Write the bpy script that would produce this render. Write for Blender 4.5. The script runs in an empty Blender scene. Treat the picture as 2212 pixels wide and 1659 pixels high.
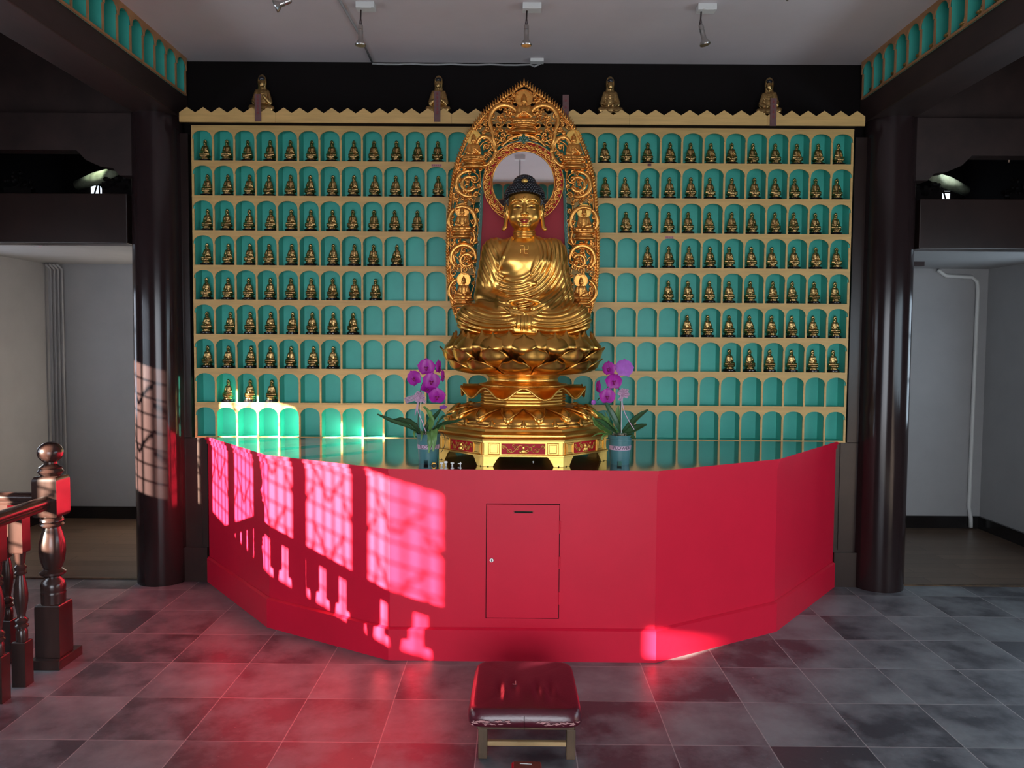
import bpy, bmesh, math, random
import numpy as np
from mathutils import Vector, Matrix
C = bpy.context.scene.collection
PI = math.pi
random.seed(7)

# ------------------------------------------------------------------ camera
FPX, PITCH, YAW, ROLL, EYE = 1739.1, 0.051336, 0.0040666, 0.0071402, 1.64359
_f = np.array([-math.sin(YAW)*math.cos(PITCH), math.cos(YAW)*math.cos(PITCH), -math.sin(PITCH)])
_r = np.array([math.cos(YAW), math.sin(YAW), 0.0]); _u = np.cross(_r, _f)
RR = math.cos(ROLL)*_r + math.sin(ROLL)*_u
UU = -math.sin(ROLL)*_r + math.cos(ROLL)*_u
def at(px, py, y=None, z=None, x=None):
    """world point seen at a pixel of the photograph, on the plane y=, z= or x="""
    d = _f + RR*(px-1106)/FPX - UU*(py-829.5)/FPX
    t = y/d[1] if y is not None else ((z-EYE)/d[2] if z is not None else x/d[0])
    return np.array([0, 0, EYE]) + t*d
cd = bpy.data.cameras.new('camera'); cam = bpy.data.objects.new('camera', cd); C.objects.link(cam)
cam.matrix_world = Matrix(((RR[0], UU[0], -_f[0], 0), (RR[1], UU[1], -_f[1], 0), (RR[2], UU[2], -_f[2], EYE), (0, 0, 0, 1)))
cd.sensor_width = 36; cd.lens = FPX/2212*36; cd.clip_start = .05
bpy.context.scene.camera = cam

# ------------------------------------------------------------------ light
sc = bpy.context.scene
sc.view_settings.view_transform = 'Standard'; sc.view_settings.look = 'None'
sc.view_settings.gamma = 1; sc.view_settings.exposure = 0.2
try: sc.view_settings.use_curve_mapping = False
except Exception: pass
w = bpy.data.worlds.new('sky'); sc.world = w; w.use_nodes = True
w.node_tree.nodes['Background'].inputs[0].default_value = (.60, .76, 1.0, 1)
w.node_tree.nodes['Background'].inputs[1].default_value = 1.3
def aim(o, d): o.rotation_euler = Vector(d).to_track_quat('-Z', 'Y').to_euler()
sl = bpy.data.lights.new('sun', 'SUN'); sl.energy = 72; sl.angle = math.radians(.5); sl.color = (1, .86, .68)
so = bpy.data.objects.new('sun', sl); C.objects.link(so); aim(so, (.7808, .6247, -.2345)); so.location = (-6, 0, 3)
def area(name, loc, d, sx, sy, e, col):
    l = bpy.data.lights.new(name, 'AREA'); l.shape = 'RECTANGLE'; l.size = sx; l.size_y = sy; l.energy = e; l.color = col
    o = bpy.data.objects.new(name, l); C.objects.link(o); o.location = loc; aim(o, d); return o
a_ = area('doorway_daylight', (.0, -4.5, 1.5), (0, 1, -.24), 4.8, 2.6, 105, (.90, .94, 1.0)); a_.data.spread = math.radians(105)
area('ceiling_fill', (.0, -2.7, .05), (0, .75, .65), 4.2, 1.2, 36, (1, .87, .80))  # added fill aimed up at the ceiling, standing in for ground bounce
area('window_daylight', (-4.32, 2.6, 1.6), (1, 0, -.25), 3.3, .9, 74, (.80, .88, 1.0))
area('window_daylight', (4.12, 2.4, 1.6), (-1, 0, -.25), 3.4, 1.0, 46, (.70, .88, 1.0))
area('alcove_daylight', (-4.37, 6.0, 1.5), (1, .1, 0), .8, 1.1, 5, (.84, .88, 1.0))
area('alcove_daylight', (4.31, 6.0, 1.5), (-1, .1, 0), .8, 1.1, 6, (.72, .90, 1.0))

# ------------------------------------------------------------------ materials
def mat(name, col, rough=.5, metal=0, var=0, vs=8, bump=0, bs=60, spec=.5, coat=0, stretch=(1, 1, 1), col2=None, rvar=0, sheen=0, alpha=1, trans=0, sub=0):
    m = bpy.data.materials.new(name); m.use_nodes = True; nt = m.node_tree; b = nt.nodes['Principled BSDF']
    b.inputs['Base Color'].default_value = (*col, 1); b.inputs['Roughness'].default_value = rough
    b.inputs['Metallic'].default_value = metal; b.inputs['Specular IOR Level'].default_value = spec
    b.inputs['Coat Weight'].default_value = coat; b.inputs['Coat Roughness'].default_value = .08
    b.inputs['Alpha'].default_value = alpha; b.inputs['Transmission Weight'].default_value = trans
    if sub: b.inputs['Subsurface Weight'].default_value = sub; b.inputs['Subsurface Radius'].default_value = (.01, .004, .006)
    tc = nt.nodes.new('ShaderNodeTexCoord'); mp = nt.nodes.new('ShaderNodeMapping'); mp.inputs['Scale'].default_value = stretch
    nt.links.new(tc.outputs['Object'], mp.inputs[0])
    if var or rvar or col2:
        n = nt.nodes.new('ShaderNodeTexNoise'); n.inputs['Scale'].default_value = vs; n.inputs['Detail'].default_value = 5
        n.inputs['Roughness'].default_value = .6
        nt.links.new(mp.outputs[0], n.inputs[0])
        cr = nt.nodes.new('ShaderNodeValToRGB'); cr.color_ramp.elements[0].position = .3; cr.color_ramp.elements[1].position = .7
        a = col2 or tuple(max(0, c*(1-var)) for c in col); bb = col if col2 else tuple(min(1, c*(1+var)) for c in col)
        cr.color_ramp.elements[0].color = (*a, 1); cr.color_ramp.elements[1].color = (*bb, 1)
        nt.links.new(n.outputs[0], cr.inputs[0]); nt.links.new(cr.outputs[0], b.inputs['Base Color'])
        if rvar:
            mr = nt.nodes.new('ShaderNodeMapRange'); mr.inputs[3].default_value = max(.02, rough-rvar); mr.inputs[4].default_value = rough+rvar
            nt.links.new(n.outputs[0], mr.inputs[0]); nt.links.new(mr.outputs[0], b.inputs['Roughness'])
    if bump:
        n2 = nt.nodes.new('ShaderNodeTexNoise'); n2.inputs['Scale'].default_value = bs; n2.inputs['Detail'].default_value = 4
        nt.links.new(mp.outputs[0], n2.inputs[0])
        bn = nt.nodes.new('ShaderNodeBump'); bn.inputs['Strength'].default_value = bump; bn.inputs['Distance'].default_value = .004
        nt.links.new(n2.outputs[0], bn.inputs['Height']); nt.links.new(bn.outputs[0], b.inputs['Normal'])
    return m
M = {}
M['gold'] = mat('gold leaf', (.82, .43, .10), .31, 1, var=.10, vs=9, bump=.10, bs=45, rvar=.06)
M['gold_carved'] = mat('carved gilding', (.80, .37, .09), .32, 1, var=.2, vs=25, bump=.3, bs=160)
M['gold_bright'] = mat('bright gilding', (.80, .48, .12), .42, 1, var=.1, vs=14, bump=.15, bs=80)
M['bronze'] = mat('brassy resin', (.52, .33, .13), .30, 1, var=.25, vs=60, bump=.2, bs=200)
M['bronze_dark'] = mat('aged bronze paint', (.42, .20, .07), .42, .9, var=.2, vs=40, bump=.2, bs=200)
M['hair'] = mat('black lacquer hair', (.008, .009, .013), .22, spec=.6)
M['lip'] = mat('red lip paint', (.35, .012, .012), .35)
M['red'] = mat('red gloss paint', (.62, .0095, .038), .40, var=.05, vs=3, bump=.07, bs=35, spec=.22)
M['red_panel'] = mat('red backing cloth', (.30, .002, .012), .6)
M['red_lacquer'] = mat('red lacquer', (.42, .006, .016), .55, spec=.25)
M['top'] = mat('dark lacquered tabletop', (.075, .006, .010), .09, var=.15, vs=3, spec=1.0, coat=1, bump=.012, bs=7)
M['top'].node_tree.nodes['Principled BSDF'].inputs['IOR'].default_value = 1.9
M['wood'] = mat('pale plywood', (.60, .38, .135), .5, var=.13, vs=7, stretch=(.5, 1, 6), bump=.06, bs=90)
M['wood_brown'] = mat('brown plywood', (.40, .20, .085), .6, var=.25, vs=5, bump=.1, bs=60)  # browner and darker than the niche wall plywood
M['teal'] = mat('turquoise paint', (.075, .52, .43), .42, var=.07, vs=5)
M['darkwood'] = mat('dark brown lacquer', (.024, .013, .011), .30, var=.25, vs=5, bump=.05, bs=30, spec=.5)
M['beamwood'] = mat('dark painted timber', (.030, .016, .014), .55, var=.35, vs=6, bump=.2, bs=25, stretch=(1, .3, 1))
M['joist'] = mat('lightened joist timber', (.075, .045, .042), .6, var=.3, vs=6, bump=.2, bs=25)  # beam timber made lighter in place of bounce light from below
M['black'] = mat('black painted board', (.006, .004, .004), .8, spec=.15)
M['blackgloss'] = mat('black gloss', (.010, .008, .008), .2)
M['column'] = mat('column lacquer', (.022, .013, .0135), .15, var=.25, vs=4, bump=.04, bs=12, spec=.35, stretch=(1, 1, .3))
M['rail'] = mat('polished mahogany', (.036, .017, .014), .25, var=.35, vs=9, stretch=(1, 1, .15), spec=.45, coat=.15)
M['plaster'] = mat('white plaster', (.38, .375, .375), .85, var=.05, vs=3, bump=.12, bs=30)
M['ceil'] = mat('ceiling plaster', (.62, .56, .57), .9, var=.05, vs=1.6, bump=.08, bs=30)
M['white'] = mat('white plastic', (.7, .7, .68), .4)
M['whitegloss'] = mat('white glaze', (.85, .85, .85), .25)
M['steel'] = mat('brushed steel', (.5, .48, .46), .28, 1)
M['dsteel'] = mat('dark metal rod', (.07, .05, .05), .4, .7)
M['mirror'] = mat('mirror', (.86, .86, .88), .02, 1)
M['green'] = mat('green enamel', (.012, .09, .055), .4, var=.3, vs=30)
M['greenedge'] = mat('pale green edge', (.35, .48, .42), .5)
M['leather'] = mat('burgundy leather', (.072, .006, .015), .30, var=.15, vs=7, bump=.15, bs=140, spec=.6)
M['stoolwood'] = mat('worn brown wood', (.085, .050, .026), .65, var=.5, vs=12, stretch=(1, 1, .3), bump=.3, bs=60)
M['pinewood'] = mat('pale stretcher wood', (.42, .28, .13), .55, var=.35, vs=14, stretch=(.2, 1, 1), bump=.2, bs=60)
M['pot'] = mat('blue grey plastic', (.045, .16, .175), .45)
M['label'] = mat('pink band label', (.62, .42, .55), .6)
M['ink'] = mat('dark print', (.03, .03, .05), .6)
M['redink'] = mat('red ink', (.25, .01, .02), .6)
M['petal'] = mat('magenta petal', (.36, .004, .30), .45, var=.2, vs=30, sub=.15)
M['petalback'] = mat('pale violet petal', (.38, .10, .48), .5, var=.15, vs=30)
M['liptone'] = mat('orchid lip', (.22, .0, .10), .4)
M['leaf'] = mat('glossy leaf', (.030, .085, .030), .33, var=.35, vs=14, spec=.5)
M['leaflight'] = mat('fresh leaf', (.12, .25, .06), .4, var=.3, vs=18)
M['moss'] = mat('dry moss', (.40, .34, .26), .9, var=.3, vs=60)
M['stem'] = mat('dark stem', (.03, .05, .02), .5)
M['ribbon'] = mat('pink film ribbon', (.80, .50, .70), .2, alpha=.6)
M['tag'] = mat('red brown tag', (.14, .065, .065), .6, var=.2, vs=30)
M['paper'] = mat('pink paper', (.5, .25, .25), .7)
M['brownleather'] = mat('brown leather', (.07, .03, .02), .35, bump=.2, bs=100)
M['palelog'] = mat('pale roof log', (.30, .33, .22), .8, var=.5, vs=10, bump=.4, bs=30)

def tile_mat():
    m = bpy.data.materials.new('slate floor tiles'); m.use_nodes = True; nt = m.node_tree; b = nt.nodes['Principled BSDF']; L = nt.links.new; N = nt.nodes.new
    g = N('ShaderNodeNewGeometry'); sx = N('ShaderNodeSeparateXYZ'); L(g.outputs['Position'], sx.inputs[0])
    def ma(op, a, bb=None, c=None):
        n = N('ShaderNodeMath'); n.operation = op
        for i, v in enumerate((a, bb, c)):
            if v is None: continue
            if isinstance(v, (int, float)): n.inputs[i].default_value = v
            else: L(v, n.inputs[i])
        return n.outputs[0]
    ux = ma('DIVIDE', ma('SUBTRACT', sx.outputs[0], .6534), .4); uy = ma('DIVIDE', ma('SUBTRACT', sx.outputs[1], 3.2233), .4)
    fx = ma('SUBTRACT', ux, ma('FLOOR', ux)); fy = ma('SUBTRACT', uy, ma('FLOOR', uy))
    ex = ma('MINIMUM', fx, ma('SUBTRACT', 1.0, fx)); ey = ma('MINIMUM', fy, ma('SUBTRACT', 1.0, fy))
    e = ma('MINIMUM', ex, ey); wob = N('ShaderNodeTexNoise'); wob.inputs['Scale'].default_value = 25; L(g.outputs['Position'], wob.inputs[0])
    line = ma('LESS_THAN', e, ma('MULTIPLY_ADD', wob.outputs[0], .006, .0025))
    cell = N('ShaderNodeCombineXYZ'); L(ma('FLOOR', ux), cell.inputs[0]); L(ma('FLOOR', uy), cell.inputs[1])
    wn = N('ShaderNodeTexWhiteNoise'); L(cell.outputs[0], wn.inputs[0])
    n1 = N('ShaderNodeTexNoise'); n1.inputs['Scale'].default_value = 3.2; n1.inputs['Detail'].default_value = 8; n1.inputs['Roughness'].default_value = .62; L(g.outputs['Position'], n1.inputs[0])
    add = N('ShaderNodeVectorMath'); add.operation = 'MULTIPLY_ADD'; L(wn.outputs[1], add.inputs[0]); add.inputs[1].default_value = (7, 7, 7); L(g.outputs['Position'], add.inputs[2])
    L(add.outputs[0], n1.inputs[0])
    v = ma('ADD', ma('MULTIPLY', n1.outputs[0], 1.0), ma('MULTIPLY', ma('SUBTRACT', wn.outputs[0], .5), .22))
    cr = N('ShaderNodeValToRGB'); L(v, cr.inputs[0]); els = cr.color_ramp.elements
    els[0].position = .36; els[0].color = (.055, .056, .066, 1); els[1].position = .70; els[1].color = (.24, .26, .27, 1)
    k = els.new(.48); k.color = (.135, .142, .155, 1)
    n3 = N('ShaderNodeTexNoise'); n3.inputs['Scale'].default_value = 45; n3.inputs['Detail'].default_value = 3; L(g.outputs['Position'], n3.inputs[0])
    sp = ma('GREATER_THAN', n3.outputs[0], .72)
    mx0 = N('ShaderNodeMix'); mx0.data_type = 'RGBA'; L(ma('MULTIPLY', sp, .35), mx0.inputs[0]); L(cr.outputs[0], mx0.inputs[6]); mx0.inputs[7].default_value = (.35, .34, .34, 1)
    mx = N('ShaderNodeMix'); mx.data_type = 'RGBA'; L(ma('MULTIPLY', line, .75), mx.inputs[0]); L(mx0.outputs[2], mx.inputs[6]); mx.inputs[7].default_value = (.42, .39, .39, 1)
    L(mx.outputs[2], b.inputs['Base Color'])
    L(ma('MULTIPLY_ADD', n1.outputs[0], .35, .24), b.inputs['Roughness'])
    bn = N('ShaderNodeBump'); bn.inputs['Strength'].default_value = .35; bn.inputs['Distance'].default_value = .003
    L(ma('SUBTRACT', ma('ADD', n1.outputs[0], ma('MULTIPLY', n3.outputs[0], .3)), line), bn.inputs['Height']); L(bn.outputs[0], b.inputs['Normal'])
    return m
M['tiles'] = tile_mat()
def plank_mat():
    m = bpy.data.materials.new('brown wood planks'); m.use_nodes = True; nt = m.node_tree; b = nt.nodes['Principled BSDF']; L = nt.links.new; N = nt.nodes.new
    g = N('ShaderNodeNewGeometry'); br = N('ShaderNodeTexBrick'); L(g.outputs['Position'], br.inputs[0])
    br.inputs['Scale'].default_value = 1; br.inputs['Brick Width'].default_value = 1.1; br.inputs['Row Height'].default_value = .125
    br.inputs['Mortar Size'].default_value = .0025; br.inputs['Color1'].default_value = (.15, .095, .062, 1); br.inputs['Color2'].default_value = (.095, .058, .038, 1)
    br.inputs['Mortar'].default_value = (.03, .02, .015, 1); br.offset = .37
    n = N('ShaderNodeTexNoise'); mp = N('ShaderNodeMapping'); mp.inputs['Scale'].default_value = (3, 40, 1); L(g.outputs['Position'], mp.inputs[0]); L(mp.outputs[0], n.inputs[0])
    n.inputs['Detail'].default_value = 4
    mx = N('ShaderNodeMix'); mx.data_type = 'RGBA'; mx.blend_type = 'MULTIPLY'; mx.inputs[0].default_value = .6; L(br.outputs[0], mx.inputs[6]); L(n.outputs[0], mx.inputs[7])
    mx2 = N('ShaderNodeMix'); mx2.data_type = 'RGBA'; mx2.blend_type = 'MULTIPLY'; mx2.inputs[0].default_value = 1; L(mx.outputs[2], mx2.inputs[6]); mx2.inputs[7].default_value = (1.6, 1.6, 1.6, 1)
    L(mx2.outputs[2], b.inputs['Base Color']); b.inputs['Roughness'].default_value = .33
    return m
M['planks'] = plank_mat()

# ------------------------------------------------------------------ helpers
def tag(o, label=None, cat=None, group=None, kind=None):
    if label: o['label'] = label
    if cat: o['category'] = cat
    if group: o['group'] = group
    if kind: o['kind'] = kind
    return o
def thing(name, loc, label, cat, group=None):
    o = bpy.data.objects.new(name, None); C.objects.link(o); o.location = loc; o.empty_display_size = .05
    return tag(o, label, cat, group)
def wloc(o):
    v = np.zeros(3)
    while o is not None: v += np.array(o.location); o = o.parent
    return v
class MB:
    """collects shapes given in world coordinates, builds ONE mesh object"""
    def __init__(s): s.v = []; s.f = []; s.m = []; s.n = 0
    def add(s, v, f, mi=0):
        v = np.asarray(v, float); s.v.append(v); n = s.n
        s.f += [tuple(i+n for i in q) for q in f]; s.m += [mi]*len(f); s.n += len(v); return s
    def box(s, x0, x1, y0, y1, z0, z1, mi=0, bev=0):
        if bev:
            bm = bmesh.new(); bmesh.ops.create_cube(bm, size=1)
            for q in bm.verts: q.co = Vector(((x0+x1)/2+q.co.x*(x1-x0), (y0+y1)/2+q.co.y*(y1-y0), (z0+z1)/2+q.co.z*(z1-z0)))
            bmesh.ops.bevel(bm, geom=bm.edges[:]+bm.verts[:], offset=bev, segments=2, affect='EDGES', profile=.6)
            bm.verts.index_update(); vv = [tuple(q.co) for q in bm.verts]; ff = [tuple(q.index for q in f.verts) for f in bm.faces]; bm.free()
            return s.add(vv, ff, mi)
        v = [(x, y, z) for z in (z0, z1) for y in (y0, y1) for x in (x0, x1)]
        return s.add(v, [(0, 2, 3, 1), (4, 5, 7, 6), (0, 1, 5, 4), (2, 6, 7, 3), (0, 4, 6, 2), (1, 3, 7, 5)], mi)
    def prism(s, poly, z0, z1, mi=0, mtop=None):
        """poly: counter-clockwise (x,y) list"""
        n = len(poly); v = [(x, y, z0) for x, y in poly]+[(x, y, z1) for x, y in poly]
        s.add(v, [tuple(range(n-1, -1, -1))]+[(i, (i+1) % n, n+(i+1) % n, n+i) for i in range(n)], mi)
        nn = s.n; s.add([(x, y, z1) for x, y in poly], [tuple(range(n))], mi if mtop is None else mtop); return s
    def extrude_xz(s, poly, y0, y1, mi=0):
        """poly in (x,z), counter-clockwise seen from -y"""
        n = len(poly); v = [(x, y0, z) for x, z in poly]+[(x, y1, z) for x, z in poly]
        return s.add(v, [tuple(range(n)), tuple(range(2*n-1, n-1, -1))]+[(i, n+i, n+(i+1) % n, (i+1) % n) for i in range(n)], mi)
    def lathe(s, prof, cx, cy, seg=24, mi=0, rf=None):
        """prof: list of (r, z)"""
        n = len(prof); th = np.arange(seg)*2*PI/seg; v = []
        for r, z in prof:
            for t in th:
                k = rf(t, z) if rf else 1
                v.append((cx+r*k*math.sin(t), cy-r*k*math.cos(t), z))
        f = [(i*seg+j, i*seg+(j+1) % seg, (i+1)*seg+(j+1) % seg, (i+1)*seg+j) for i in range(n-1) for j in range(seg)]
        f.append(tuple(range(seg-1, -1, -1))); f.append(tuple((n-1)*seg+j for j in range(seg)))
        return s.add(v, f, mi)
    def tube(s, pts, r, seg=8, mi=0, closed=False, flat=None):
        """pts: 3-D polyline; r: radius or list; flat: (axis vector, factor) squashes"""
        p = np.asarray(pts, float); n = len(p)
        rr = np.full(n, r) if np.isscalar(r) else np.interp(np.linspace(0, 1, n), np.linspace(0, 1, len(r)), r)
        t = np.gradient(p, axis=0)
        if closed: t = np.roll(p, -1, 0)-np.roll(p, 1, 0)
        t /= np.linalg.norm(t, axis=1)[:, None]+1e-12
        up = np.array([0, -1., .0]) if abs(t[:, 1]).max() < .9 else np.array([.0, .1, 1.])
        v = []
        for i in range(n):
            a = np.cross(up, t[i]); la = np.linalg.norm(a)
            if la < 1e-6: a = np.cross((1, .3, .2), t[i]); la = np.linalg.norm(a)
            a /= la; b = np.cross(t[i], a)
            for j in range(seg):
                q = 2*PI*j/seg; kb = 1 if flat is None else flat
                v.append(p[i]+rr[i]*(math.cos(q)*a+math.sin(q)*b*kb))
        f = [(i*seg+j, i*seg+(j+1) % seg, (i+1)*seg+(j+1) % seg, (i+1)*seg+j) for i in range(n-1) for j in range(seg)]
        if closed: f += [((n-1)*seg+j, (n-1)*seg+(j+1) % seg, (j+1) % seg, j) for j in range(seg)]
        else: f += [tuple(range(seg-1, -1, -1)), tuple((n-1)*seg+j for j in range(seg))]
        return s.add(v, f, mi)
    def ball(s, c, r, seg=12, rings=8, mi=0):
        if np.isscalar(r): r = (r, r, r)
        v = []; f = []
        for i in range(rings+1):
            a = PI*i/rings
            for j in range(seg):
                t = 2*PI*j/seg; v.append((c[0]+r[0]*math.sin(a)*math.cos(t), c[1]+r[1]*math.sin(a)*math.sin(t), c[2]-r[2]*math.cos(a)))
        for i in range(rings):
            for j in range(seg): f.append((i*seg+j, i*seg+(j+1) % seg, (i+1)*seg+(j+1) % seg, (i+1)*seg+j))
        return s.add(v, f, mi)
    def xform(s, fn):
        s.v = [np.array([fn(q) for q in a]) for a in s.v]; return s
    def build(s, name, mats, parent=None, smooth=False, auto=None):
        v = np.concatenate(s.v)
        if parent is not None: v = v-wloc(parent)
        me = bpy.data.meshes.new(name); me.from_pydata(v.tolist(), [], s.f); me.update()
        for m_ in (mats if isinstance(mats, (list, tuple)) else [mats]): me.materials.append(m_)
        if any(s.m): me.polygons.foreach_set('material_index', s.m)
        if smooth or auto:
            me.polygons.foreach_set('use_smooth', [True]*len(me.polygons))
            if auto: me.set_sharp_from_angle(angle=math.radians(auto))
        o = bpy.data.objects.new(name, me); C.objects.link(o)
        if parent is not None: o.parent = parent
        return o
def copy_tree(o, parent=None):
    c = o.copy(); C.objects.link(c)
    if parent is not None: c.parent = parent
    for ch in list(o.children): copy_tree(ch, c)
    return c
def struct(o): o['kind'] = 'structure'; return o
ORD = ['first','second','third','fourth','fifth','sixth','seventh','eighth','ninth','tenth','eleventh','twelfth','thirteenth']

# signed distance helpers (numpy) and a surface-nets mesher
def smin(a, b, k):
    h = np.clip(.5+.5*(b-a)/k, 0, 1); return b*(1-h)+a*h-k*h*(1-h)
def smax(a, b, k): return -smin(-a, -b, k)
def sstep(a, b, x):
    t = np.clip((x-a)/(b-a), 0, 1); return t*t*(3-2*t)
def ell(P, c, r):
    x, y, z = P; a, b, d = (x-c[0]), (y-c[1]), (z-c[2])
    k0 = np.sqrt((a/r[0])**2+(b/r[1])**2+(d/r[2])**2); k1 = np.sqrt((a/r[0]**2)**2+(b/r[1]**2)**2+(d/r[2]**2)**2)
    return k0*(k0-1)/(k1+1e-6)
def cap(P, a, b, ra, rb):
    x, y, z = P; d = (b[0]-a[0], b[1]-a[1], b[2]-a[2]); L = d[0]**2+d[1]**2+d[2]**2
    t = np.clip(((x-a[0])*d[0]+(y-a[1])*d[1]+(z-a[2])*d[2])/L, 0, 1)
    return np.sqrt((x-a[0]-t*d[0])**2+(y-a[1]-t*d[1])**2+(z-a[2]-t*d[2])**2)-(ra+(rb-ra)*t)
def grid(x0, x1, y0, y1, z0, z1, h):
    ax = [np.arange(a, b+h, h, dtype=np.float32) for a, b in ((x0, x1), (y0, y1), (z0, z1))]
    return ax, (ax[0][:, None, None], ax[1][None, :, None], ax[2][None, None, :])
def surface_nets(F, ax):
    F = np.ascontiguousarray(np.broadcast_to(F, tuple(len(a) for a in ax))).astype(np.float32)
    nx, ny, nz = F.shape; S = F < 0
    cs = (nx-1, ny-1, nz-1)
    cnt = np.zeros(cs, np.int8)
    for dx in (0, 1):
        for dy in (0, 1):
            for dz in (0, 1): cnt += S[dx:nx-1+dx, dy:ny-1+dy, dz:nz-1+dz]
    act = np.argwhere((cnt > 0) & (cnt < 8)); idx = -np.ones(cs, np.int64); idx[tuple(act.T)] = np.arange(len(act))
    acc = np.zeros((len(act), 3)); num = np.zeros(len(act))
    i, j, k = act.T
    for d in range(3):
        for a in (0, 1):
            for b in (0, 1):
                o = [0, 0, 0]; e = [x for x in range(3) if x != d]; o[e[0]] = a; o[e[1]] = b
                o2 = list(o); o2[d] = 1
                f0 = F[i+o[0], j+o[1], k+o[2]]; f1 = F[i+o2[0], j+o2[1], k+o2[2]]
                m = (f0 < 0) != (f1 < 0); t = np.where(m, f0/(f0-f1+1e-20), 0)
                p = np.stack([ax[0][i+o[0]], ax[1][j+o[1]], ax[2][k+o[2]]], 1).astype(float)
                step = ax[d][np.minimum(act[:, d]+1, len(ax[d])-1)]-ax[d][act[:, d]]
                p[:, d] += t*step
                acc[m] += p[m]; num[m] += 1
    V = acc/num[:, None]; faces = []
    for d in range(3):
        e = [(1, 2), (2, 0), (0, 1)][d]
        sl0 = [slice(None)]*3; sl1 = [slice(None)]*3; sl0[d] = slice(0, -1); sl1[d] = slice(1, None)
        a = S[tuple(sl0)]; b = S[tuple(sl1)]
        q = np.argwhere(a != b); q = q[(q[:, e[0]] > 0) & (q[:, e[1]] > 0) & (q[:, e[0]] < F.shape[e[0]]-1) & (q[:, e[1]] < F.shape[e[1]]-1)]
        if not len(q): continue
        ins = a[tuple(q.T)]
        def g(u, v_):
            r = q.copy(); r[:, e[0]] -= u; r[:, e[1]] -= v_; return idx[tuple(r.T)]
        quad = np.stack([g(1, 1), g(0, 1), g(0, 0), g(1, 0)], 1)
        quad[~ins] = quad[~ins][:, ::-1]
        faces.append(quad)
    return V, np.concatenate(faces)
def relax(V, F, it=2, k=.5):
    F = np.asarray(F); n = len(V); cnt = np.zeros(n)
    for a in range(4): np.add.at(cnt, F[:, a], 2)
    for _ in range(it):
        acc = np.zeros_like(V)
        for a in range(4):
            for b in ((a+1) % 4, (a+3) % 4): np.add.at(acc, F[:, a], V[F[:, b]])
        V = V*(1-k)+k*acc/cnt[:, None]
    return V
def clean(V, Fq):
    return V, [tuple(q) for q in Fq.tolist()]
# ================================================================== the room
X0 = .042
struct(MB().box(-4.4, 4.4, -2.6, 5.46, -.06, 0).build('floor', M['tiles']))
for s, nm in ((-1, 'floor'), (1, 'floor')):
    x0, x1 = (-4.4, -2.2) if s < 0 else (2.28, 4.3)
    struct(MB().box(x0, x1, 5.46, 7.5, -.05, .006).build(nm, M['planks']))
    struct(MB().box(x0, x1, 5.44, 5.462, -.02, .009).build('trim_threshold', M['stoolwood']))
# back wall behind the niches, alcove walls
struct(MB().box(-2.45, 2.53, 5.545, 5.62, 0, 3.7).build('wall_back', M['black']))
for s in (-1, 1):
    xi = -2.42 if s < 0 else 2.50
    # dark panelled strip between altar and column, with a plinth
    a, b = sorted((X0+s*2.13, xi))
    a3, b3 = (a, X0-2.235) if s < 0 else (X0+2.205, b)
    struct(MB().box(a, b, 5.43, 5.545, 0, .985).box(a3, b3, 5.43, 5.545, .98, 3.02).box(a, b, 5.405, 5.43, 0, .235).box(a+.03, a+.05, 5.422, 5.431, .25, .98).box(b-.055, b-.04, 5.422, 5.431, .25, .98)
           .build('trim_%d' % (1 if s < 0 else 2), M['darkwood']))
    xo = -4.25 if s < 0 else 4.19
    yb = 7.32 if s < 0 else 7.20
    a, b = sorted((xi, xo))
    struct(MB().box(a, b, yb, yb+.08, 0, 2.36).build('wall_alcove_back', M['plaster']))
    struct(MB().box(a, b, 5.47, yb, 2.325, 2.37).build('ceiling_alcove', M['plaster']))
    struct(MB().box(a, b, yb-.025, yb, .006, .115).build('baseboard_back_%s' % ('left' if s < 0 else 'right'), M['blackgloss']))
    # alcove inner side wall beside the column
    struct(MB().box(xi-.03, xi+.03, 5.62, yb, 0, 2.36).build('wall_alcove_inner', M['plaster']))
# side walls, split round window openings
def wall_with_openings(name, x0, x1, y0, y1, z1, ops, m):
    mb = MB(); ys = y0
    for (a, b, c, d) in sorted(ops):
        mb.box(x0, x1, ys, a, 0, z1); mb.box(x0, x1, a, b, 0, c); mb.box(x0, x1, a, b, d, z1); ys = b
    mb.box(x0, x1, ys, y1, 0, z1); return struct(mb.build(name, m))
LEAF = [(1.00, 1.42), (1.53, 1.96), (2.06, 2.48), (2.60, 3.06), (3.18, 3.62), (3.74, 4.10)]
wall_with_openings('wall_left', -4.24, -4.20, -2.6, 5.46, 3.9, [(a, b, 1.14, 2.03) for a, b in LEAF]+[(.04, .16, 1.5, 1.66)], M['beamwood'])
wall_with_openings('wall_left', -4.33, -4.241, 5.30, 7.7, 3.9, [(5.62, 6.4, .95, 2.1)], M['plaster'])
wall_with_openings('wall_right', 4.20, 4.26, -2.6, 5.46, 3.9, [(.8+k*.6, 1.24+k*.6, 1.1, 2.05) for k in range(6)], M['beamwood'])
wall_with_openings('wall_right', 4.19, 4.27, 5.46, 7.7, 3.9, [(5.6, 6.4, .95, 2.1)], M['plaster'])
struct(MB().box(4.165, 4.19, 6.4, 7.18, .006, .115).build('baseboard_right', M['blackgloss']))
struct(MB().box(-4.25, -4.225, 6.4, 7.3, .006, .115).build('baseboard_left', M['blackgloss']))
# front wall behind the photographer, with a wide doorway
struct(MB().box(-4.4, -1.75, -2.0, -1.9, 0, 3.9).box(1.75, 4.4, -2.0, -1.9, 0, 3.9).box(-1.75, 1.75, -2.0, -1.9, 2.3, 3.9).build('wall_front', M['beamwood']))
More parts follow.
